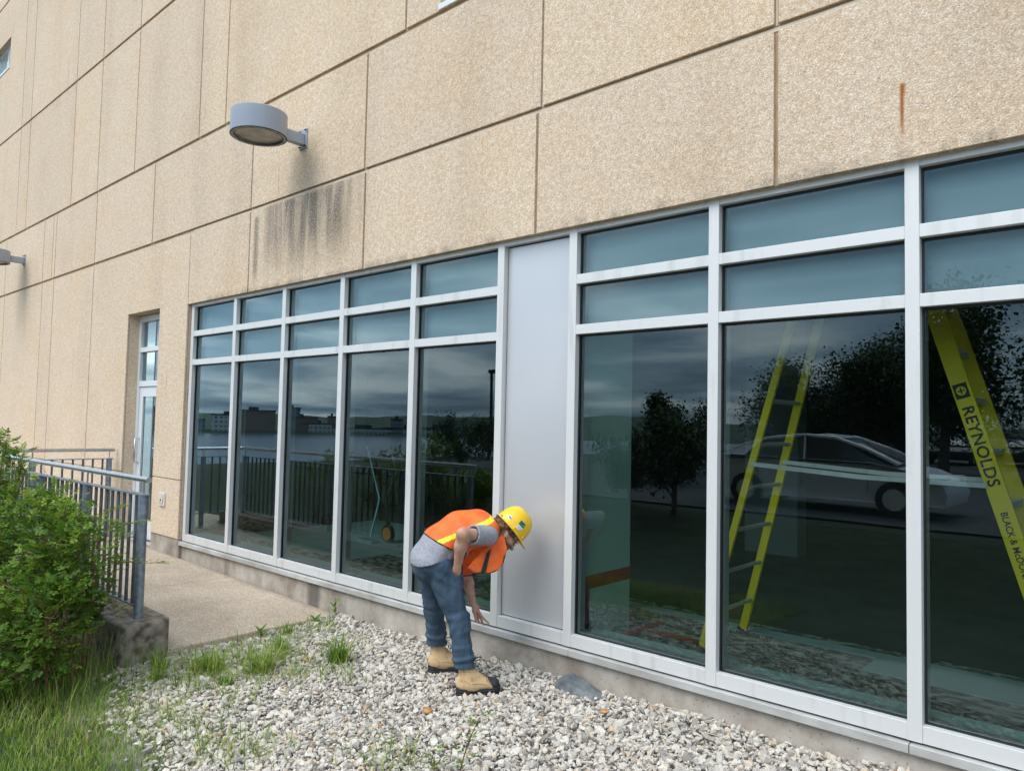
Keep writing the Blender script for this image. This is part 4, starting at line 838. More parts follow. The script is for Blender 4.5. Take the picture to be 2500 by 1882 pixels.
def surf(f, lo, hi, h):
    lo = np.array(lo, float); n = np.ceil((np.array(hi) - lo) / h).astype(int) + 1
    g = np.stack(np.meshgrid(*[lo[i] + h * np.arange(n[i]) for i in range(3)], indexing='ij'), -1); d = np.concatenate([f(g[i:i + 24]) for i in range(0, n[0], 24)])
    ins = d < 0; acc = np.zeros(tuple(n - 1) + (3,)); cnt = np.zeros(tuple(n - 1))
    offs = [(i, j, k) for i in (0, 1) for j in (0, 1) for k in (0, 1)]
    sl = lambda o: tuple(slice(o[i], n[i] - 1 + o[i]) for i in range(3))
    for a in offs:
        for ax in range(3):
            if a[ax]: continue
            b = list(a); b[ax] = 1; da, db = d[sl(a)], d[sl(b)]; c = (da < 0) != (db < 0); t = np.where(c, da / np.where(c, da - db, 1), 0)
            p = np.zeros(da.shape + (3,)); 
            for i in range(3): p[..., i] = a[i]
            p[..., ax] += t; acc += p * c[..., None]; cnt += c
    act = cnt > 0; idx = -np.ones(act.shape, int); idx[act] = np.arange(act.sum()); ijk = np.argwhere(act); V = lo + h * (ijk + acc[act] / cnt[act][:, None])
    F = []
    for ax in range(3):
        u, v = (ax + 1) % 3, (ax + 2) % 3; s0 = [slice(0, n[i]) for i in range(3)]; s1 = list(s0); s0[ax] = slice(0, n[ax] - 1); s1[ax] = slice(1, n[ax])
        A, B_ = ins[tuple(s0)], ins[tuple(s1)]; e_ = np.argwhere(A != B_); e_ = e_[(e_[:, u] > 0) & (e_[:, v] > 0) & (e_[:, u] < n[u] - 1) & (e_[:, v] < n[v] - 1)]
        q = []
        for du, dv in ((1, 1), (0, 1), (0, 0), (1, 0)):
            w = e_.copy(); w[:, u] -= du; w[:, v] -= dv; q.append(idx[w[:, 0], w[:, 1], w[:, 2]])
        q = np.stack(q, -1); fl = A[e_[:, 0], e_[:, 1], e_[:, 2]]; q[~fl] = q[~fl][:, ::-1]; F.append(q)
    F = np.concatenate(F); F = F[(F >= 0).all(1)]
    return V, F
worker = empty('person', (0, 0, 0)); pers = None
# joints in (forward, left, up)
hipR, kneR, ankR = (-.175, -.095, -1.02), (-.035, -.155, -1.41), (.005, -.195, -1.75)
hipL, kneL, ankL = (-.235, .095, -1.03), (-.17, .165, -1.38), (-.135, .235, -1.71)
shR, elR, wrR = (.150, -.185, -.80), (-.055, -.32, -.765), (-.070, -.200, -1.03)
shL, elL, wrL = (.165, .18, -.85), (.062, .21, -1.13), (.122, .20, -1.365)
sp0, sp1, sp2, sp3, nk = (-.225, 0, -1.0), (-.165, 0, -.885), (-.02, 0, -.795), (.10, 0, -.765), (.205, 0, -.77)
HF = np.array([.66, 0, -.75]); HF /= np.linalg.norm(HF); HU = np.array([.75, 0, .66]); HU /= np.linalg.norm(HU); HL = np.array([0, 1.0, 0])
HC = np.array([.318, 0, -.805])
def Hp(f, l, u): return tuple(HC + HF * f + HL * l + HU * u)
HR = np.stack([HF, HL, HU])
SC3 = (1, .72, 1)
def torso(P, g=0):
    d = cap_(P, sp0, sp1, .128 + g, .112 + g, SC3); d = smin(d, cap_(P, sp1, sp2, .112 + g, .118 + g, SC3), .05); d = smin(d, cap_(P, sp2, sp3, .118 + g, .112 + g, SC3), .05)
    d = smin(d, cap_(P, (.13, -.13, -.785), (.13, .13, -.785), .070 + g, .070 + g), .06); return d
FING = [((.172, .168, -1.437), (.205, .160, -1.475), (.236, .158, -1.503), .0085), ((.165, .192, -1.446), (.188, .190, -1.488), (.206, .192, -1.522), .0088), ((.150, .216, -1.444), (.166, .220, -1.484), (.176, .224, -1.514), .0085), ((.136, .236, -1.434), (.146, .244, -1.466), (.150, .248, -1.492), .0075)]
def body(P):
    d = torso(P, -.004)
    for a, b, r1, r2 in ((hipR, kneR, .085, .055), (kneR, ankR, .055, .042), (hipL, kneL, .085, .055), (kneL, ankL, .055, .042), (shR, elR, .048, .040), (shL, elL, .048, .040), (elR, tuple(np.array(elR) * .65 + np.array(wrR) * .35), .038, .041), (tuple(np.array(elR) * .65 + np.array(wrR) * .35), wrR, .041, .026), (elL, tuple(np.array(elL) * .65 + np.array(wrL) * .35), .037, .039), (tuple(np.array(elL) * .65 + np.array(wrL) * .35), wrL, .039, .025)): d = smin(d, cap_(P, a, b, r1, r2), .03)
    d = smin(d, cap_(P, wrR, (-.060, -.130, -1.12), .027, .028), .02)
    d = smin(d, cap_(P, nk, Hp(-.03, 0, -.06), .062, .056), .03); return d
def hand(P):
    d = cap_(P, wrL, (.145, .203, -1.395), .024, .028, (1, .85, 1)); 
    for a, b, c, r in FING:
        d = smin(d, cap_(P, (.135, a[1] * .6 + .08, -1.385), a, .016, .0125), .012)
    for a, b, c, r in FING:
        f = np.minimum(cap_(P, a, b, r * 1.12, r), cap_(P, b, c, r, r * .82)); d = smin(d, f, .005)
    t = smin(cap_(P, (.130, .180, -1.385), (.132, .150, -1.44), .016, .012), cap_(P, (.132, .150, -1.44), (.140, .148, -1.485), .011, .0085), .006); return smin(d, t, .008)
def head(P):
    d = ell_(P, Hp(-.005, 0, .03), (.098, .076, .105), HR); d = smin(d, ell_(P, Hp(.03, 0, -.055), (.066, .056, .062), HR), .035)
    d = smin(d, ell_(P, Hp(.072, 0, -.098), (.024, .026, .02), HR), .02)                # chin
    d = smin(d, cap_(P, Hp(.092, 0, .005), Hp(.120, 0, -.038), .008, .0135), .012)      # nose
    d = smin(d, cap_(P, Hp(.094, -.030, .022), Hp(.094, .030, .022), .010, .010), .012) # brow
    for s in (-1, 1):
        d = smax(d, -ell_(P, Hp(.100, s * .031, .002), (.014, .016, .010), HR), .010); d = smin(d, ell_(P, Hp(.083, s * .031, .002), (.012, .012, .012), HR), .002)
        d = smin(d, ell_(P, Hp(.062, s * .042, -.025), (.024, .020, .018), HR), .02)
        d = smin(d, ell_(P, Hp(-.002, s * .078, -.012), (.017, .008, .030), HR), .004); d = smax(d, -ell_(P, Hp(.004, s * .088, -.010), (.008, .005, .016), HR), .003)
    d = smin(d, cap_(P, Hp(.096, -.020, -.062), Hp(.096, .020, -.062), .006, .006), .006); d = smin(d, cap_(P, Hp(.093, -.017, -.073), Hp(.093, .017, -.073), .0065, .0065), .006)
    d = smin(d, cap_(P, Hp(-.03, 0, -.05), nk, .056, .062), .03); return d
def join_surfs(parts):
    Vs, Fs, o = [], [], 0
    for V, F in parts: Vs.append(V); Fs.append(F + o); o += len(V)
    return np.concatenate(Vs), np.concatenate(Fs)
def skin_mat():
    m, n, l, b = newmat('skin'); t = add(n, 'ShaderNodeTexCoord'); no = add(n, 'ShaderNodeTexNoise'); no.inputs['Scale'].default_value = 28; l.new(t.outputs['Object'], no.inputs[0])
    l.new(ramp(n, l, no.outputs[0], [(.3, (.42, .215, .15)), (.7, (.56, .33, .245))]), b.inputs['Base Color']); b.inputs['Roughness'].default_value = .55; b.inputs['Subsurface Weight'].default_value = .12; b.inputs['Subsurface Radius'].default_value = (.01, .004, .002); return m
M['skin'] = skin_mat()
P1 = surf(body, (-.42, -.45, -1.82), (.34, .36, -.62), .0085); P2 = surf(head, (.10, -.13, -1.0), (.52, .13, -.62), .0042); P3 = surf(hand, (.08, .10, -1.56), (.27, .29, -1.33), .0030)
Vp, Fp = join_surfs([P1, P2, P3]); bpy.data.objects.remove(worker)
worker = npmesh('person', to_world(Vp), Fp, M['skin'], smooth=True)
tag(worker, 'person in yellow hard hat and orange vest bending towards the wall, hand in pocket', 'person')

def cloth(name, c1, c2, sc=40, rough=.9, bump=.3, bsc=500):
    return noisy(name, c1, c2, sc, rough, bump=bump, bscale=bsc, bdist=.002)
M['jeans'] = noisy('blue denim', (.024, .050, .082), (.055, .095, .145), 10, .85, bump=.8, bscale=26, bdist=.02, stretch=(1, 1, .55))
M['shirt'] = noisy('heather grey jersey', (.25, .25, .29), (.34, .34, .38), 60, .9, bump=.6, bscale=22, bdist=.015)
M['orange'] = noisy('orange mesh vest', (.85, .115, .012), (.95, .17, .02), 12, .7, bump=.6, bscale=16, bdist=.015)
M['lime'] = flat('lime yellow reflective tape', (.88, .80, .03), .5); M['trim'] = flat('black vest binding', (.015, .014, .014), .8)
def folds(P, a, b, amp, k, seed=0):
    """cloth folds running round a limb a-b"""
    a = np.array(a); b = np.array(b); ax = (b - a) / np.linalg.norm(b - a); t = (P - a) @ ax
    return amp * (np.sin(t * k + 2.2 * vnoise(P, 9, seed) * 2) + .5 * np.sin(t * k * 1.9 + 3 * vnoise(P, 14, seed + 1)))
def crease(P, s, seed): return np.clip(1 - 5 * np.abs(vnoise(P, s, seed)), 0, 1)
def trousers(P):
    d = cap_(P, (-.235, -.055, -1.005), (-.235, .055, -1.005), .128, .128); d = smin(d, cap_(P, sp0, (-.19, 0, -.95), .135, .12, SC3), .05)
    for h_, k_, a_, s in ((hipR, kneR, ankR, 1), (hipL, kneL, ankL, 3)):
        L1 = cap_(P, h_, k_, .108, .071); L2 = cap_(P, k_, a_, .070, .060); leg = smin(L1, L2, .04)
        a2 = np.array(a_); w = np.exp(-((P[..., 2] - a2[2] - .09) / .11) ** 2); leg = leg + folds(P, k_, a_, .0055, 80, s) * w - .012 * w
        wk = np.exp(-((P[..., 2] - k_[2] - .02) / .10) ** 2); leg = leg + folds(P, h_, a_, .004, 60, s + 5) * wk; leg = leg + .003 * vnoise(P, 26, s) - crease(P * np.array([1, 1, .7]), 17, s + 20) * .008
        d = smin(d, leg, .022)
    d = d + .0045 * np.sin((P[..., 0] * .6 + P[..., 2]) * 70 + 4 * vnoise(P, 10, 9)) * np.exp(-((P[..., 2] + 1.10) / .07) ** 2)
    d = smin(d, cap_(P, (-.065, -.150, -1.085), (-.055, -.150, -1.14), .050, .045), .03)
    n = np.array([-.25, 0, .97]); d = np.maximum(d, (P - np.array([-.22, 0, -.93])) @ n)     # waist
    for a_ in (ankR, ankL):
        near = np.abs(P[..., 1] - a_[1]) < .14
        d = np.where(near, np.maximum(d, (a_[2] + .050) - P[..., 2]), d)
    return d
V, F = surf(trousers, (-.43, -.33, -1.80), (.12, .36, -.86), .0068); jeans = npmesh('jeans', to_world(V), F, M['jeans'], worker, smooth=True)
# seam and pocket edge
def ribbon_tube(name, pts, r, mat, parent, n=6, smooth='auto', rr=None):
    mb = MB(); mb.tube([tuple(p) for p in to_world(np.array(pts))], rr or r, n); return mb.build(name, mat, parent, smooth=smooth)
def on_surface(f, p, d, steps=60, h=.003):
    p = np.array(p, float); d = np.array(d, float)
    for _ in range(steps):
        if f(p[None])[0] > 0: return p
        p = p + d * h
    return p
M['seam'] = flat('dark denim seam', (.015, .03, .06), .9)
ribbon_tube('pocket_seam', [on_surface(trousers, q, (.15, -1, 0)) for q in ((-.06, -.12, -.99), (-.075, -.12, -1.04), (-.045, -.12, -1.09), (-.03, -.12, -1.12))], .004, M['seam'], jeans)
ribbon_tube('side_seam', [on_surface(trousers, q, (.35, -1, 0)) for q in ((-.06, -.14, -1.12), (-.03, -.15, -1.2), (-.0, -.16, -1.3), (.0, -.16, -1.4), (.01, -.18, -1.5), (.02, -.19, -1.6), (.03, -.195, -1.7))], .0025, M['seam'], jeans)

def shirt(P):
    d = torso(P, .010)
    d = smin(d, cap_(P, sp0, sp1, .150, .125, SC3), .04)
    d = d + .0035 * np.sin((P[..., 0] - .5 * P[..., 2]) * 55 + 5 * vnoise(P, 9, 4)) * np.exp(-((P[..., 0] + .12) / .10) ** 2) - .006 * crease(P * np.array([.6, 1, 1]), 15, 31) * (((P - np.array([-.30, 0, -.80])) @ np.array([.47, 0, .88])) < 0)
    for sh, el, e_ in ((shR, elR, .62), (shL, elL, .55)):
        sh_, el_ = np.array(sh), np.array(el); q = sh_ + (el_ - sh_) * e_; s = cap_(P, sh_, q, .072, .069); ax = (el_ - sh_) / np.linalg.norm(el_ - sh_)
        s = s + .003 * vnoise(P, 30, 6)
        s = np.maximum(s, (P - q) @ ax - .002); hol = cap_(P, sh_ + ax * .10, q + ax * .1, .050, .064); s = np.maximum(s, -hol); d = smin(d, s, .025)
        d = np.where((P - q) @ ax > -.0, np.maximum(d, -cap_(P, q - ax * .02, q + ax * .06, .066, .066)), d)
    n = np.array([-.2, 0, .98]); n /= np.linalg.norm(n); lim = -((P - np.array([-.21, 0, -.988])) @ n) + .006 * np.sin(P[..., 1] * 30 + P[..., 0] * 25)
    d = np.maximum(d, lim); d = np.maximum(d, -cap_(P, (.19, 0, -.77), Hp(-.03, 0, -.03), .058, .085)); return d
V, F = surf(shirt, (-.44, -.42, -1.08), (.30, .36, -.62), .0065); tee = npmesh('t_shirt', to_world(V), F, M['shirt'], worker, smooth=True)

A0, A1 = np.array([-.215, -.850]), np.array([.165, -.695])
def vest(P):
    t = torso(P, .019); t = smin(t, cap_(P, (.15, -.13, -.775), (.15, .13, -.775), .088, .088), .03); t = t + .002 * vnoise(P, 22, 8) - .005 * crease(P, 10, 41); d = np.maximum(t, -(t + .030))
    n = np.array([.47, 0, .88]); n /= np.linalg.norm(n); d = np.maximum(d, -((P - np.array([-.30, 0, -.80])) @ n))
    n2 = np.array([-.35, 0, -.94]); d = np.maximum(d, ((P - np.array([-.02, 0, -.93])) @ n2 / 1.0) - .0)
    for sh, el in ((shR, elR), (shL, elL)):
        sh_, el_ = np.array(sh), np.array(el); s = 1 if sh[1] > 0 else -1
        d = np.maximum(d, -cap_(P, (sh[0] - .035, sh[1] - s * .005, -.845), (sh[0] - .01, sh[1] + s * .12, -.79), .100, .10))
    d = np.maximum(d, -cap_(P, (.215, 0, -.77), Hp(-.02, 0, -.02), .072, .10)); d = np.maximum(d, P[..., 0] - .262); return d
V, F = surf(vest, (-.40, -.30, -1.02), (.28, .30, -.60), .0062)
C = V[F].mean(1); dl = A1 - A0; Ld = np.linalg.norm(dl); q = C[:, [0, 2]] - A0; tt = (q @ dl) / Ld; dist = np.abs(q[:, 0] * dl[1] - q[:, 1] * dl[0]) / Ld
mi = np.zeros(len(F), int); mi[(dist < .016) & (tt > -.02) & (np.abs(C[:, 1]) > .04)] = 1
n = np.array([.47, 0, .88]); n /= np.linalg.norm(n); mi[((C - np.array([-.30, 0, -.80])) @ n) < .011] = 2
vobj = npmesh('safety_vest', to_world(V), F, [M['orange'], M['lime'], M['trim']], worker, smooth=True, midx=mi)
def sheet(name, poly, l0, bulge, mat, parent, th=.003, lean=0.0):
    """a hanging cloth panel: outline in (forward, up), gently cupped, with thickness"""
    from mathutils.geometry import tessellate_polygon
    bm = bmesh.new(); vs = [bm.verts.new((p[0], 0, p[1])) for p in poly]; bm.faces.new(vs); bmesh.ops.triangulate(bm, faces=bm.faces)
    for _ in range(4): bmesh.ops.subdivide_edges(bm, edges=[e_ for e_ in bm.edges if e_.calc_length() > .022], cuts=1); bmesh.ops.triangulate(bm, faces=bm.faces)
    cf = sum(p[0] for p in poly) / len(poly); cz = sum(p[1] for p in poly) / len(poly); V = []
    for v in bm.verts:
        x, z = v.co.x, v.co.z; r2 = ((x - cf) / .16) ** 2 + ((z - cz) / .16) ** 2; V.append((x, l0 + bulge * (1 - min(r2, 1.5)) + lean * (z - cz) + .006 * math.sin(x * 60 + z * 22) + .004 * math.sin(z * 70 - x * 20), z))
    bm.verts.index_update(); F = [tuple(v.index for v in f.verts) for f in bm.faces]; bm.free(); W_ = to_world(np.array(V)); me = bpy.data.meshes.new(name); me.from_pydata([tuple(v) for v in W_], [], F); me.materials.append(mat)
    me.polygons.foreach_set('use_smooth', [True] * len(F)); o = link(bpy.data.objects.new(name, me), parent); so = o.modifiers.new('thickness', 'SOLIDIFY'); so.thickness = th; so.offset = 0; return o
near = [(.010, -1.03), (.05, -.985), (.12, -.92), (.18, -.875), (.235, -.83), (.282, -.79), (.300, -.83), (.305, -.905), (.27, -1.0), (.225, -1.045), (.19, -1.058), (.073, -1.064)]
far_ = [(.010, -1.03), (.018, -1.135), (.08, -1.130), (.16, -1.092), (.235, -1.04), (.27, -.98), (.24, -.90), (.12, -.92)]
f1 = sheet('vest_front', far_, .10, .02, M['orange'], vobj, lean=-.2); f2 = sheet('vest_front', near, -.115, -.02, M['orange'], vobj, lean=.45)
def lz(p, l0, lean, cz): return l0 + lean * (p[1] - cz)
czn = sum(p[1] for p in near) / len(near)
ribbon_tube('vest_binding', [(a + .0, lz((a, b), -.118, .45, czn) - .004, b) for a, b in near[4:] ], .005, M['trim'], f2)
ribbon_tube('vest_binding', [(a, .085, b) for a, b in far_[0:4]], .005, M['trim'], f1)
mb = MB(); pts = [(.150, -.93), (.185, -.90), (.135, -1.055), (.100, -1.055)]; cv = to_world(np.array([(a, lz((a, b), -.150, .45, czn), b) for a, b in pts])); cv2 = to_world(np.array([(a, lz((a, b), -.146, .45, czn), b) for a, b in pts]))
mb.add([tuple(v) for v in cv] + [tuple(v) for v in cv2], [(0, 1, 2, 3), (7, 6, 5, 4), (0, 4, 5, 1), (1, 5, 6, 2), (2, 6, 7, 3), (3, 7, 4, 0)]); mb.build('fastening_strip', M['trim'], f2)

# hair, beard
M['hair'] = noisy('curly brown hair', (.05, .022, .010), (.19, .095, .050), 60, .6, bump=.8, bscale=120, bdist=.01)
def curls(P, a, s): return a * (np.abs(np.sin(P[..., 0] * s + 2 * vnoise(P, s * .5, 1))) + np.abs(np.sin(P[..., 1] * s * 1.1 + 2 * vnoise(P, s * .5, 2))) + np.abs(np.sin(P[..., 2] * s * .9 + 2 * vnoise(P, s * .5, 3))) - 1.9)
def hair(P):
    d = ell_(P, Hp(-.022, 0, .025), (.112, .092, .112), HR); d = smin(d, ell_(P, Hp(-.085, 0, -.065), (.052, .072, .072), HR), .03); d = d - curls(P, .008, 95)
    H = (P - HC) @ HR.T; d = np.maximum(d, H[..., 0] - .050 - .28 * (H[..., 2])); d = np.maximum(d, H[..., 2] - .085); d = np.maximum(d, np.where(H[..., 0] > -.035, .010 - H[..., 2] - .35 * np.abs(H[..., 0] * 0), -1))
    return d
V, F = surf(hair, (.14, -.13, -.98), (.50, .13, -.62), .0045); npmesh('hair', to_world(V), F, M['hair'], worker, smooth=True)
def beard(P):
    H = (P - HC) @ HR.T; d = head(P) - .0045 - curls(P, .0015, 200); d = np.maximum(d, H[..., 2] + .040 + .30 * np.clip(.06 - H[..., 0], 0, 1)); d = np.maximum(d, .012 - H[..., 0]); d = np.maximum(d, -ell_(P, Hp(.105, 0, -.066), (.02, .018, .010), HR)); d = np.maximum(d, -.125 - H[..., 2]); return d
V, F = surf(beard, (.24, -.10, -1.0), (.46, .10, -.74), .0042); npmesh('beard', to_world(V), F, noisy('reddish stubble', (.13, .06, .035), (.26, .13, .08), 90, .8), worker, smooth=True)

# hard hat
HM = Matrix((Vector(PF * HF[0] + PZ * HF[2]), Vector(PL), Vector(PF * HU[0] + PZ * HU[2]))).transposed().to_4x4()
hc = to_world(np.array([Hp(.0, 0, .043)]))[0]; HM = Matrix.Translation(Vector(hc)) @ HM
def hat():
    n = 56; rows = []; prof = [(1.0, 0), (.995, .025), (.965, .055), (.90, .088), (.79, .118), (.62, .142), (.40, .157), (.18, .162), (.02, .1635)]
    V = []
    def ring(k, z, extra=0, brim=0):
        for i in range(n):
            t = 2 * math.pi * i / n; c, s = math.cos(t), math.sin(t); rf = .133 * k + extra + brim * max(0, c) ** 2.2; rl = .110 * k + extra
            ridge = .004 * (1 if abs(s) < .13 and k < .98 else 0)
            V.append((rf * c, rl * s, z + ridge - (.014 * max(0, c) ** 2 if brim else 0)))
    ring(1, 0, -.003); ring(1, -.004, .008, .050); ring(1, .000, .009, .051); ring(1, .004, .006, .040)
    for k, z in prof: ring(k, z + .006)
    F = [(i + a * n, (i + 1) % n + a * n, (i + 1) % n + (a + 1) * n, i + (a + 1) * n) for a in range(len(V) // n - 1) for i in range(n)]
    F.append(tuple(range(len(V) - n, len(V))))
    mb = MB(); mb.add([HM @ Vector(v) for v in V], F); return mb.build('hard_hat', flat('glossy yellow plastic', (.86, .53, .012), .28), worker, smooth='auto')
hh = hat(); hh.modifiers.new('thickness', 'SOLIDIFY').thickness = .003
mb = MB()
for s in (-1, 1): mb.tube([HM @ Vector((.092, s * .080, .012)), HM @ Vector((.085, s * .078, .05))], [.008, .003], 6); mb.tube([HM @ Vector((-.01, s * .1115, .008)), HM @ Vector((-.01, s * .106, .05))], [.007, .003], 6)
mb.build('rib', hh.data.materials[0], hh, smooth='auto')
def sticker(u, z, w, h, name, mat, rot=0, lift=.002, disc=False):
    """patch on the right side of the dome at fore-aft u, height z"""
    k = math.sqrt(max(0, 1 - ((z - .006) / .170) ** 2.4)); mb = MB(); V = []; nx, ny = 8, 8
    for j in range(ny + 1):
        for i in range(nx + 1):
            a, b = (i / nx - .5), (j / ny - .5)
            if disc: q = max(abs(a), abs(b)) * 2; r = math.hypot(a, b) or 1; a, b = a / r * q * .5, b / r * q * .5
            x, zz_ = u + a * w * math.cos(rot) - b * h * math.sin(rot), z + a * w * math.sin(rot) + b * h * math.cos(rot)
            kk = max(.05, 1 - (max(0, zz_ - .006) / .1575) ** 2.6) ** .5; yy = -.110 * math.sqrt(max(.02, kk * kk - (x / .133) ** 2)); V.append(HM @ Vector((x, yy - lift, zz_)))
    return mb, V, [(j * (nx + 1) + i, j * (nx + 1) + i + 1, (j + 1) * (nx + 1) + i + 1, (j + 1) * (nx + 1) + i) for j in range(ny) for i in range(nx)], name, mat
def put(s, parent): mb, V, F, nm, mt = s; mb.add(V, F); return mb.build(nm, mt, parent)
GR = flat('dark green sticker', (.01, .11, .07), .5)
s1 = put(sticker(.012, .078, .050, .034, 'sticker', GR, .05, .0035), hh); put(sticker(.014, .052, .050, .016, 'sticker_label', M['white'], .05, .0040), s1); put(sticker(.008, .034, .036, .014, 'sticker_label', M['white'], .05, .0035), s1)
put(sticker(-.085, .045, .030, .026, 'sticker', M['white'], .0, .0035, True), hh); put(sticker(-.085, .045, .020, .010, 'sticker_emblem', GR, .0, .0055), hh)
TM_ = HM @ Matrix.Translation((.012, -.1045, .078)) @ Matrix.Rotation(R_(90 - 24), 4, 'X'); text_mesh('lettering', 'BIRD', .024, .0004, flat('teal letters', (.10, .40, .33), .5), TM_, s1)
for zt_ in (.052, .034): text_mesh('lettering', 'SAFETY' if 0 else '- - -', .012, .0003, M['dark'], HM @ Matrix.Translation((.012, -.1135, zt_)) @ Matrix.Rotation(R_(90 - 12), 4, 'X'), s1)
# safety glasses
mb = MB(); dk_ = M['dark']
for s in (-1, 1):
    mb.tube([tuple(to_world(np.array([Hp(.107, s * .056, .010)]))[0]), tuple(to_world(np.array([Hp(.04, s * .080, .010)]))[0]), tuple(to_world(np.array([Hp(-.01, s * .084, .004)]))[0])], .0035, 6)
    rim = [Hp(.110 - abs(x) * .12, s * (.031 + x), z) for x, z in ((-.024, .014), (.024, .016), (.024, -.014), (-.020, -.017), (-.024, .014))]; mb.tube([tuple(p) for p in to_world(np.array(rim))], .0028, 6)
gls = mb.build('safety_glasses', dk_, worker, smooth='auto')

# boots
def boot(side, heel, az, zs):
    """side -1 right, 1 left; heel = (f,l) position, az = turn of the toe to the left"""
    c, s = math.cos(az), math.sin(az)
    o = np.array([heel[0], heel[1], zs])
    def B(P): Q = P - o; return np.stack([Q[..., 0] * c + Q[..., 1] * s, (-Q[..., 0] * s + Q[..., 1] * c), Q[..., 2]], -1)
    def inv(Q): Q = np.asarray(Q, float); return np.stack([Q[..., 0] * c - Q[..., 1] * s, Q[..., 0] * s + Q[..., 1] * c, Q[..., 2]], -1) + o
    def upper(Q):
        d = cap_(Q, (.045, 0, .075), (.12, 0, .070), .044, .046, (1, 1.0, 1)); d = smin(d, cap_(Q, (.12, 0, .070), (.262, .0, .062), .046, .041, (1, .92, 1)), .03)
        d = smin(d, cap_(Q, (.075, 0, .09), (.062, 0, .235), .052, .054, (1, 1.05, 1)), .05); d = smin(d, cap_(Q, (.095, 0, .15), (.19, 0, .085), .036, .035), .03)
        d = np.maximum(d, .030 - Q[..., 2]); d = np.maximum(d, Q[..., 2] - .242 - .15 * (Q[..., 0] - .06)); d = np.maximum(d, -cap_(Q, (.062, 0, .21), (.062, 0, .3), .040, .047)); return d + .0015 * vnoise(Q, 45, 3)
    def solef(Q):
        x = Q[..., 0]; z = Q[..., 2]; w = .047 - .009 * np.exp(-((x - .12) / .05) ** 2); t = np.clip(x, .048, .262); lat = np.hypot(x - t, Q[..., 1] * (.047 / w)) - .0505
        topz = .045 + .012 * np.exp(-(x / .07) ** 2) + .012 * np.clip((x - .24) / .06, 0, 1); bot = -.004 + .010 * np.clip((x - .23) / .08, 0, 1) + .008 * np.exp(-((x - .125) / .018) ** 2)
        d = np.maximum(lat, np.maximum(z - topz, bot - z)); return d + .0025 * (np.sin(z * 380) > .6) * (lat > -.01) + .004 * (np.sin(x * 300) > .3) * (z < bot + .014) * (lat > -.012)
    def toecap(Q):
        d = upper(Q) - .0035; x = Q[..., 0]; return np.maximum(d, (.262 - .55 * (Q[..., 2] - .03)) * -1 * -1 - x)
    lo, hi = (-.03, -.075, -.012), (.335, .075, .27)
    V, F = surf(upper, lo, hi, .0045); C = V[F].mean(1)
    bt = npmesh('boot', to_world(inv(V)), F, [M['boot'], M['boot_in']], worker, smooth=True, midx=(((np.hypot(C[:, 0] - .062, C[:, 1]) < .048) & (C[:, 2] > .19)).astype(int)))
    V, F = surf(solef, lo, hi, .0038); npmesh('sole', to_world(inv(V)), F, M['rubber'], bt, smooth=False)
    V, F = surf(toecap, (.18, -.075, .02), hi, .0042); npmesh('toe_cap', to_world(inv(V)), F, M['rubber'], bt, smooth=True)
    mb = MB(); pts = []
    for k in range(7):
        t = k / 6; xx, zz_ = .205 - .090 * t, .122 + .105 * t ** 1.1; w_ = .024
        l_ = [(xx, -w_, zz_ - .010), (xx + .005, 0, zz_ + .006), (xx, w_, zz_ - .010)]; mb.tube([tuple(p) for p in to_world(inv(np.array(l_)))], .0028, 5)
    bow = [(.112, -.006, .232), (.135, -.030, .262), (.165, -.036, .258), (.150, -.024, .236), (.118, -.004, .230), (.14, .02, .215), (.165, -.02, .20), (.175, -.03, .17)]
    mb.tube([tuple(p) for p in to_world(inv(np.array(bow)))], .0026, 5); mb.tube([tuple(p) for p in to_world(inv(np.array([(.118, -.004, .232), (.16, -.015, .262), (.20, -.03, .225), (.215, -.035, .19)])))], .0026, 5)
    mb.build('laces', M['trim'], bt, smooth='auto')
    mb = MB(); lp = [(.008, 0, .235), (-.008, 0, .225), (-.010, 0, .200), (.006, 0, .185)]; mb.tube([tuple(p) for p in to_world(inv(np.array(lp)))], .005, 6); mb.build('pull_loop', M['boot'], bt, smooth='auto')
    if side < 0:
        def sp(x, z, e_): q = np.array([x, -.02, z]); 
        tri = []
        for x, z in ((.040, .168), (.084, .168), (.062, .204)):
            q = np.array([x, -.01, z])
            while upper(q[None])[0] < .0025: q[1] -= .001
            tri.append(q)
        W_ = to_world(inv(np.array(tri))); mb = MB(); mb.prism([tuple(w) for w in W_], tuple(-PL * .0012)); tg = mb.build('safety_tag', flat('green safety triangle', (.02, .20, .08), .5), bt)
    st = flat('dark stitching', (.10, .05, .02), .8) if 'stitch' not in M else M['stitch']; M['stitch'] = st
    for line in ([(.012, .115), (.05, .108), (.085, .085), (.10, .04)], [(.10, .085), (.15, .085), (.20, .074), (.205, .10)], [(.02, .13), (.03, .20), (.075, .215), (.10, .19)]):
        P_ = []
        for x, z in line:
            q = np.array([x, 0.0, z])
            while upper(q[None])[0] < .0005 and q[1] > -.09: q[1] -= .001
            P_.append(q)
        mb = MB(); mb.tube([tuple(p) for p in to_world(inv(np.array(P_)))], .0012, 4); mb.build('stitching', st, bt)
    return bt
def boot_mat():
    m, n, l, b = newmat('tan nubuck leather'); t = add(n, 'ShaderNodeTexCoord'); no = add(n, 'ShaderNodeTexNoise'); no.inputs['Scale'].default_value = 15; no.inputs['Detail'].default_value = 5; l.new(t.outputs['Object'], no.inputs[0])
    l.new(ramp(n, l, no.outputs[0], [(.3, (.34, .20, .09)), (.45, (.60, .40, .205)), (.7, (.70, .49, .28))]), b.inputs['Base Color']); b.inputs['Roughness'].default_value = .85; return m
M['boot'] = boot_mat(); M['boot_in'] = flat('dark boot lining', (.03, .028, .026), .9); M['rubber'] = flat('black rubber sole', (.018, .019, .022), .55)
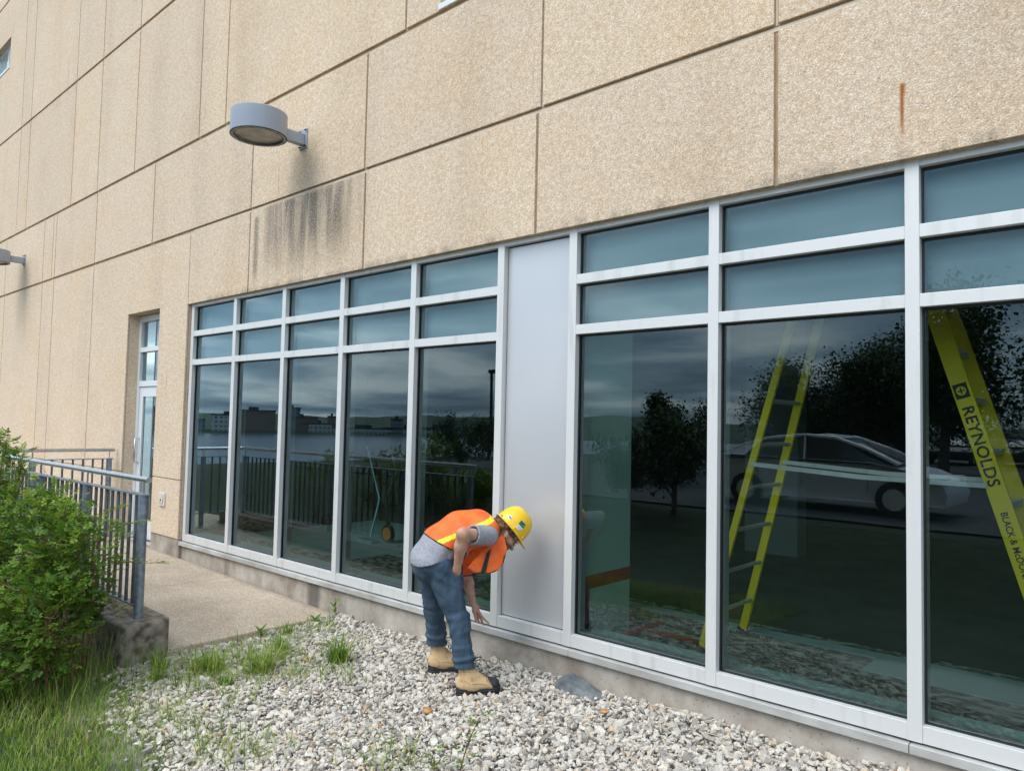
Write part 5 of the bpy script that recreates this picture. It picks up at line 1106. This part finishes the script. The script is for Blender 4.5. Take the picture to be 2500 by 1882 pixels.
boot(-1, (-.055, -.2), .0, -1.888); boot(1, (-.20, .235), -.16, -1.862)

# loose bits on the gravel
def stone(x, y, sc, label, seed):
    v, f = icosa(); rg = np.random.default_rng(seed); V = v * rg.uniform(.7, 1.2, (12, 1)) * np.array([1.3, .9, .6]) * sc
    o = npmesh('stone', V, f, noisy('rusty stone', (.30, .11, .03), (.52, .30, .14), 30, .85, bump=.5, bscale=80)); o.location = (x, y, float(gz(x, y)) + .022); return tag(o, label, 'stone', 'rusty stones on the gravel')
stone(-3.70, 3.32, .040, 'rusty orange stone on the gravel left of the front boot toe, lower down', 1)
stone(-2.80, 4.02, .032, 'rusty stone on the gravel right of the slate rock', 5)
for i, (x, y, a, L) in enumerate(((-2.35, 4.26, .05, .5), (-2.0, 4.05, -.3, .35), (-3.95, 4.24, .2, .3), (-5.2, 2.3, .8, .3))):
    mb = MB(); z = float(gz(x, y)) + .035; mb.tube([(-L / 2, 0, 0), (-L / 6, .02, .014), (L / 5, -.01, .010), (L / 2, .015, .0)], [.0028, .0025, .002, .001], 5); o = mb.build('dry_stalk', noisy('straw', (.45, .35, .20), (.60, .50, .32), 20, .8)); o.location = (x, y, z); o.rotation_euler = (0, 0, a)
    tag(o, ('long pale dry stalk lying along the foundation right of the rock', 'pale straw stalk lying on the gravel at lower right', 'thin brown stalk behind the boots by the foundation', 'dry stalk at the edge between lawn and gravel')[i], 'stalk', 'dry stalks on the gravel')

rg2 = np.random.default_rng(21); cs = [(-5.9, 2.75), (-5.7, 3.0), (-5.4, 2.6), (-5.95, 3.25), (-5.5, 3.15), (-5.2, 2.9), (-5.0, 3.1), (-5.85, 3.6), (-5.3, 3.4), (-4.95, 2.6), (-5.6, 2.5), (-4.75, 3.3), (-4.7, 2.2), (-4.3, 2.15), (-5.1, 2.2), (-4.0, 2.3), (-5.95, 4.0), (-3.3, 2.75)]
XY = np.concatenate([np.stack([x + rg2.normal(0, .15, 110), y + rg2.normal(0, .10, 110)], -1) for x, y in cs]); nW = len(XY)
Vw, Fw, rw = blades(nW, XY, rg2.uniform(.05, .21, nW), rg2.uniform(.004, .009, nW), rg2, 1.2)
tag(npmesh('weeds', Vw, Fw, M['grass'], attr=np.clip(rw * .95 + .1, 0, 1)), 'thin sprawling weeds scattered through the gravel by the walkway', 'weeds', kind='stuff')
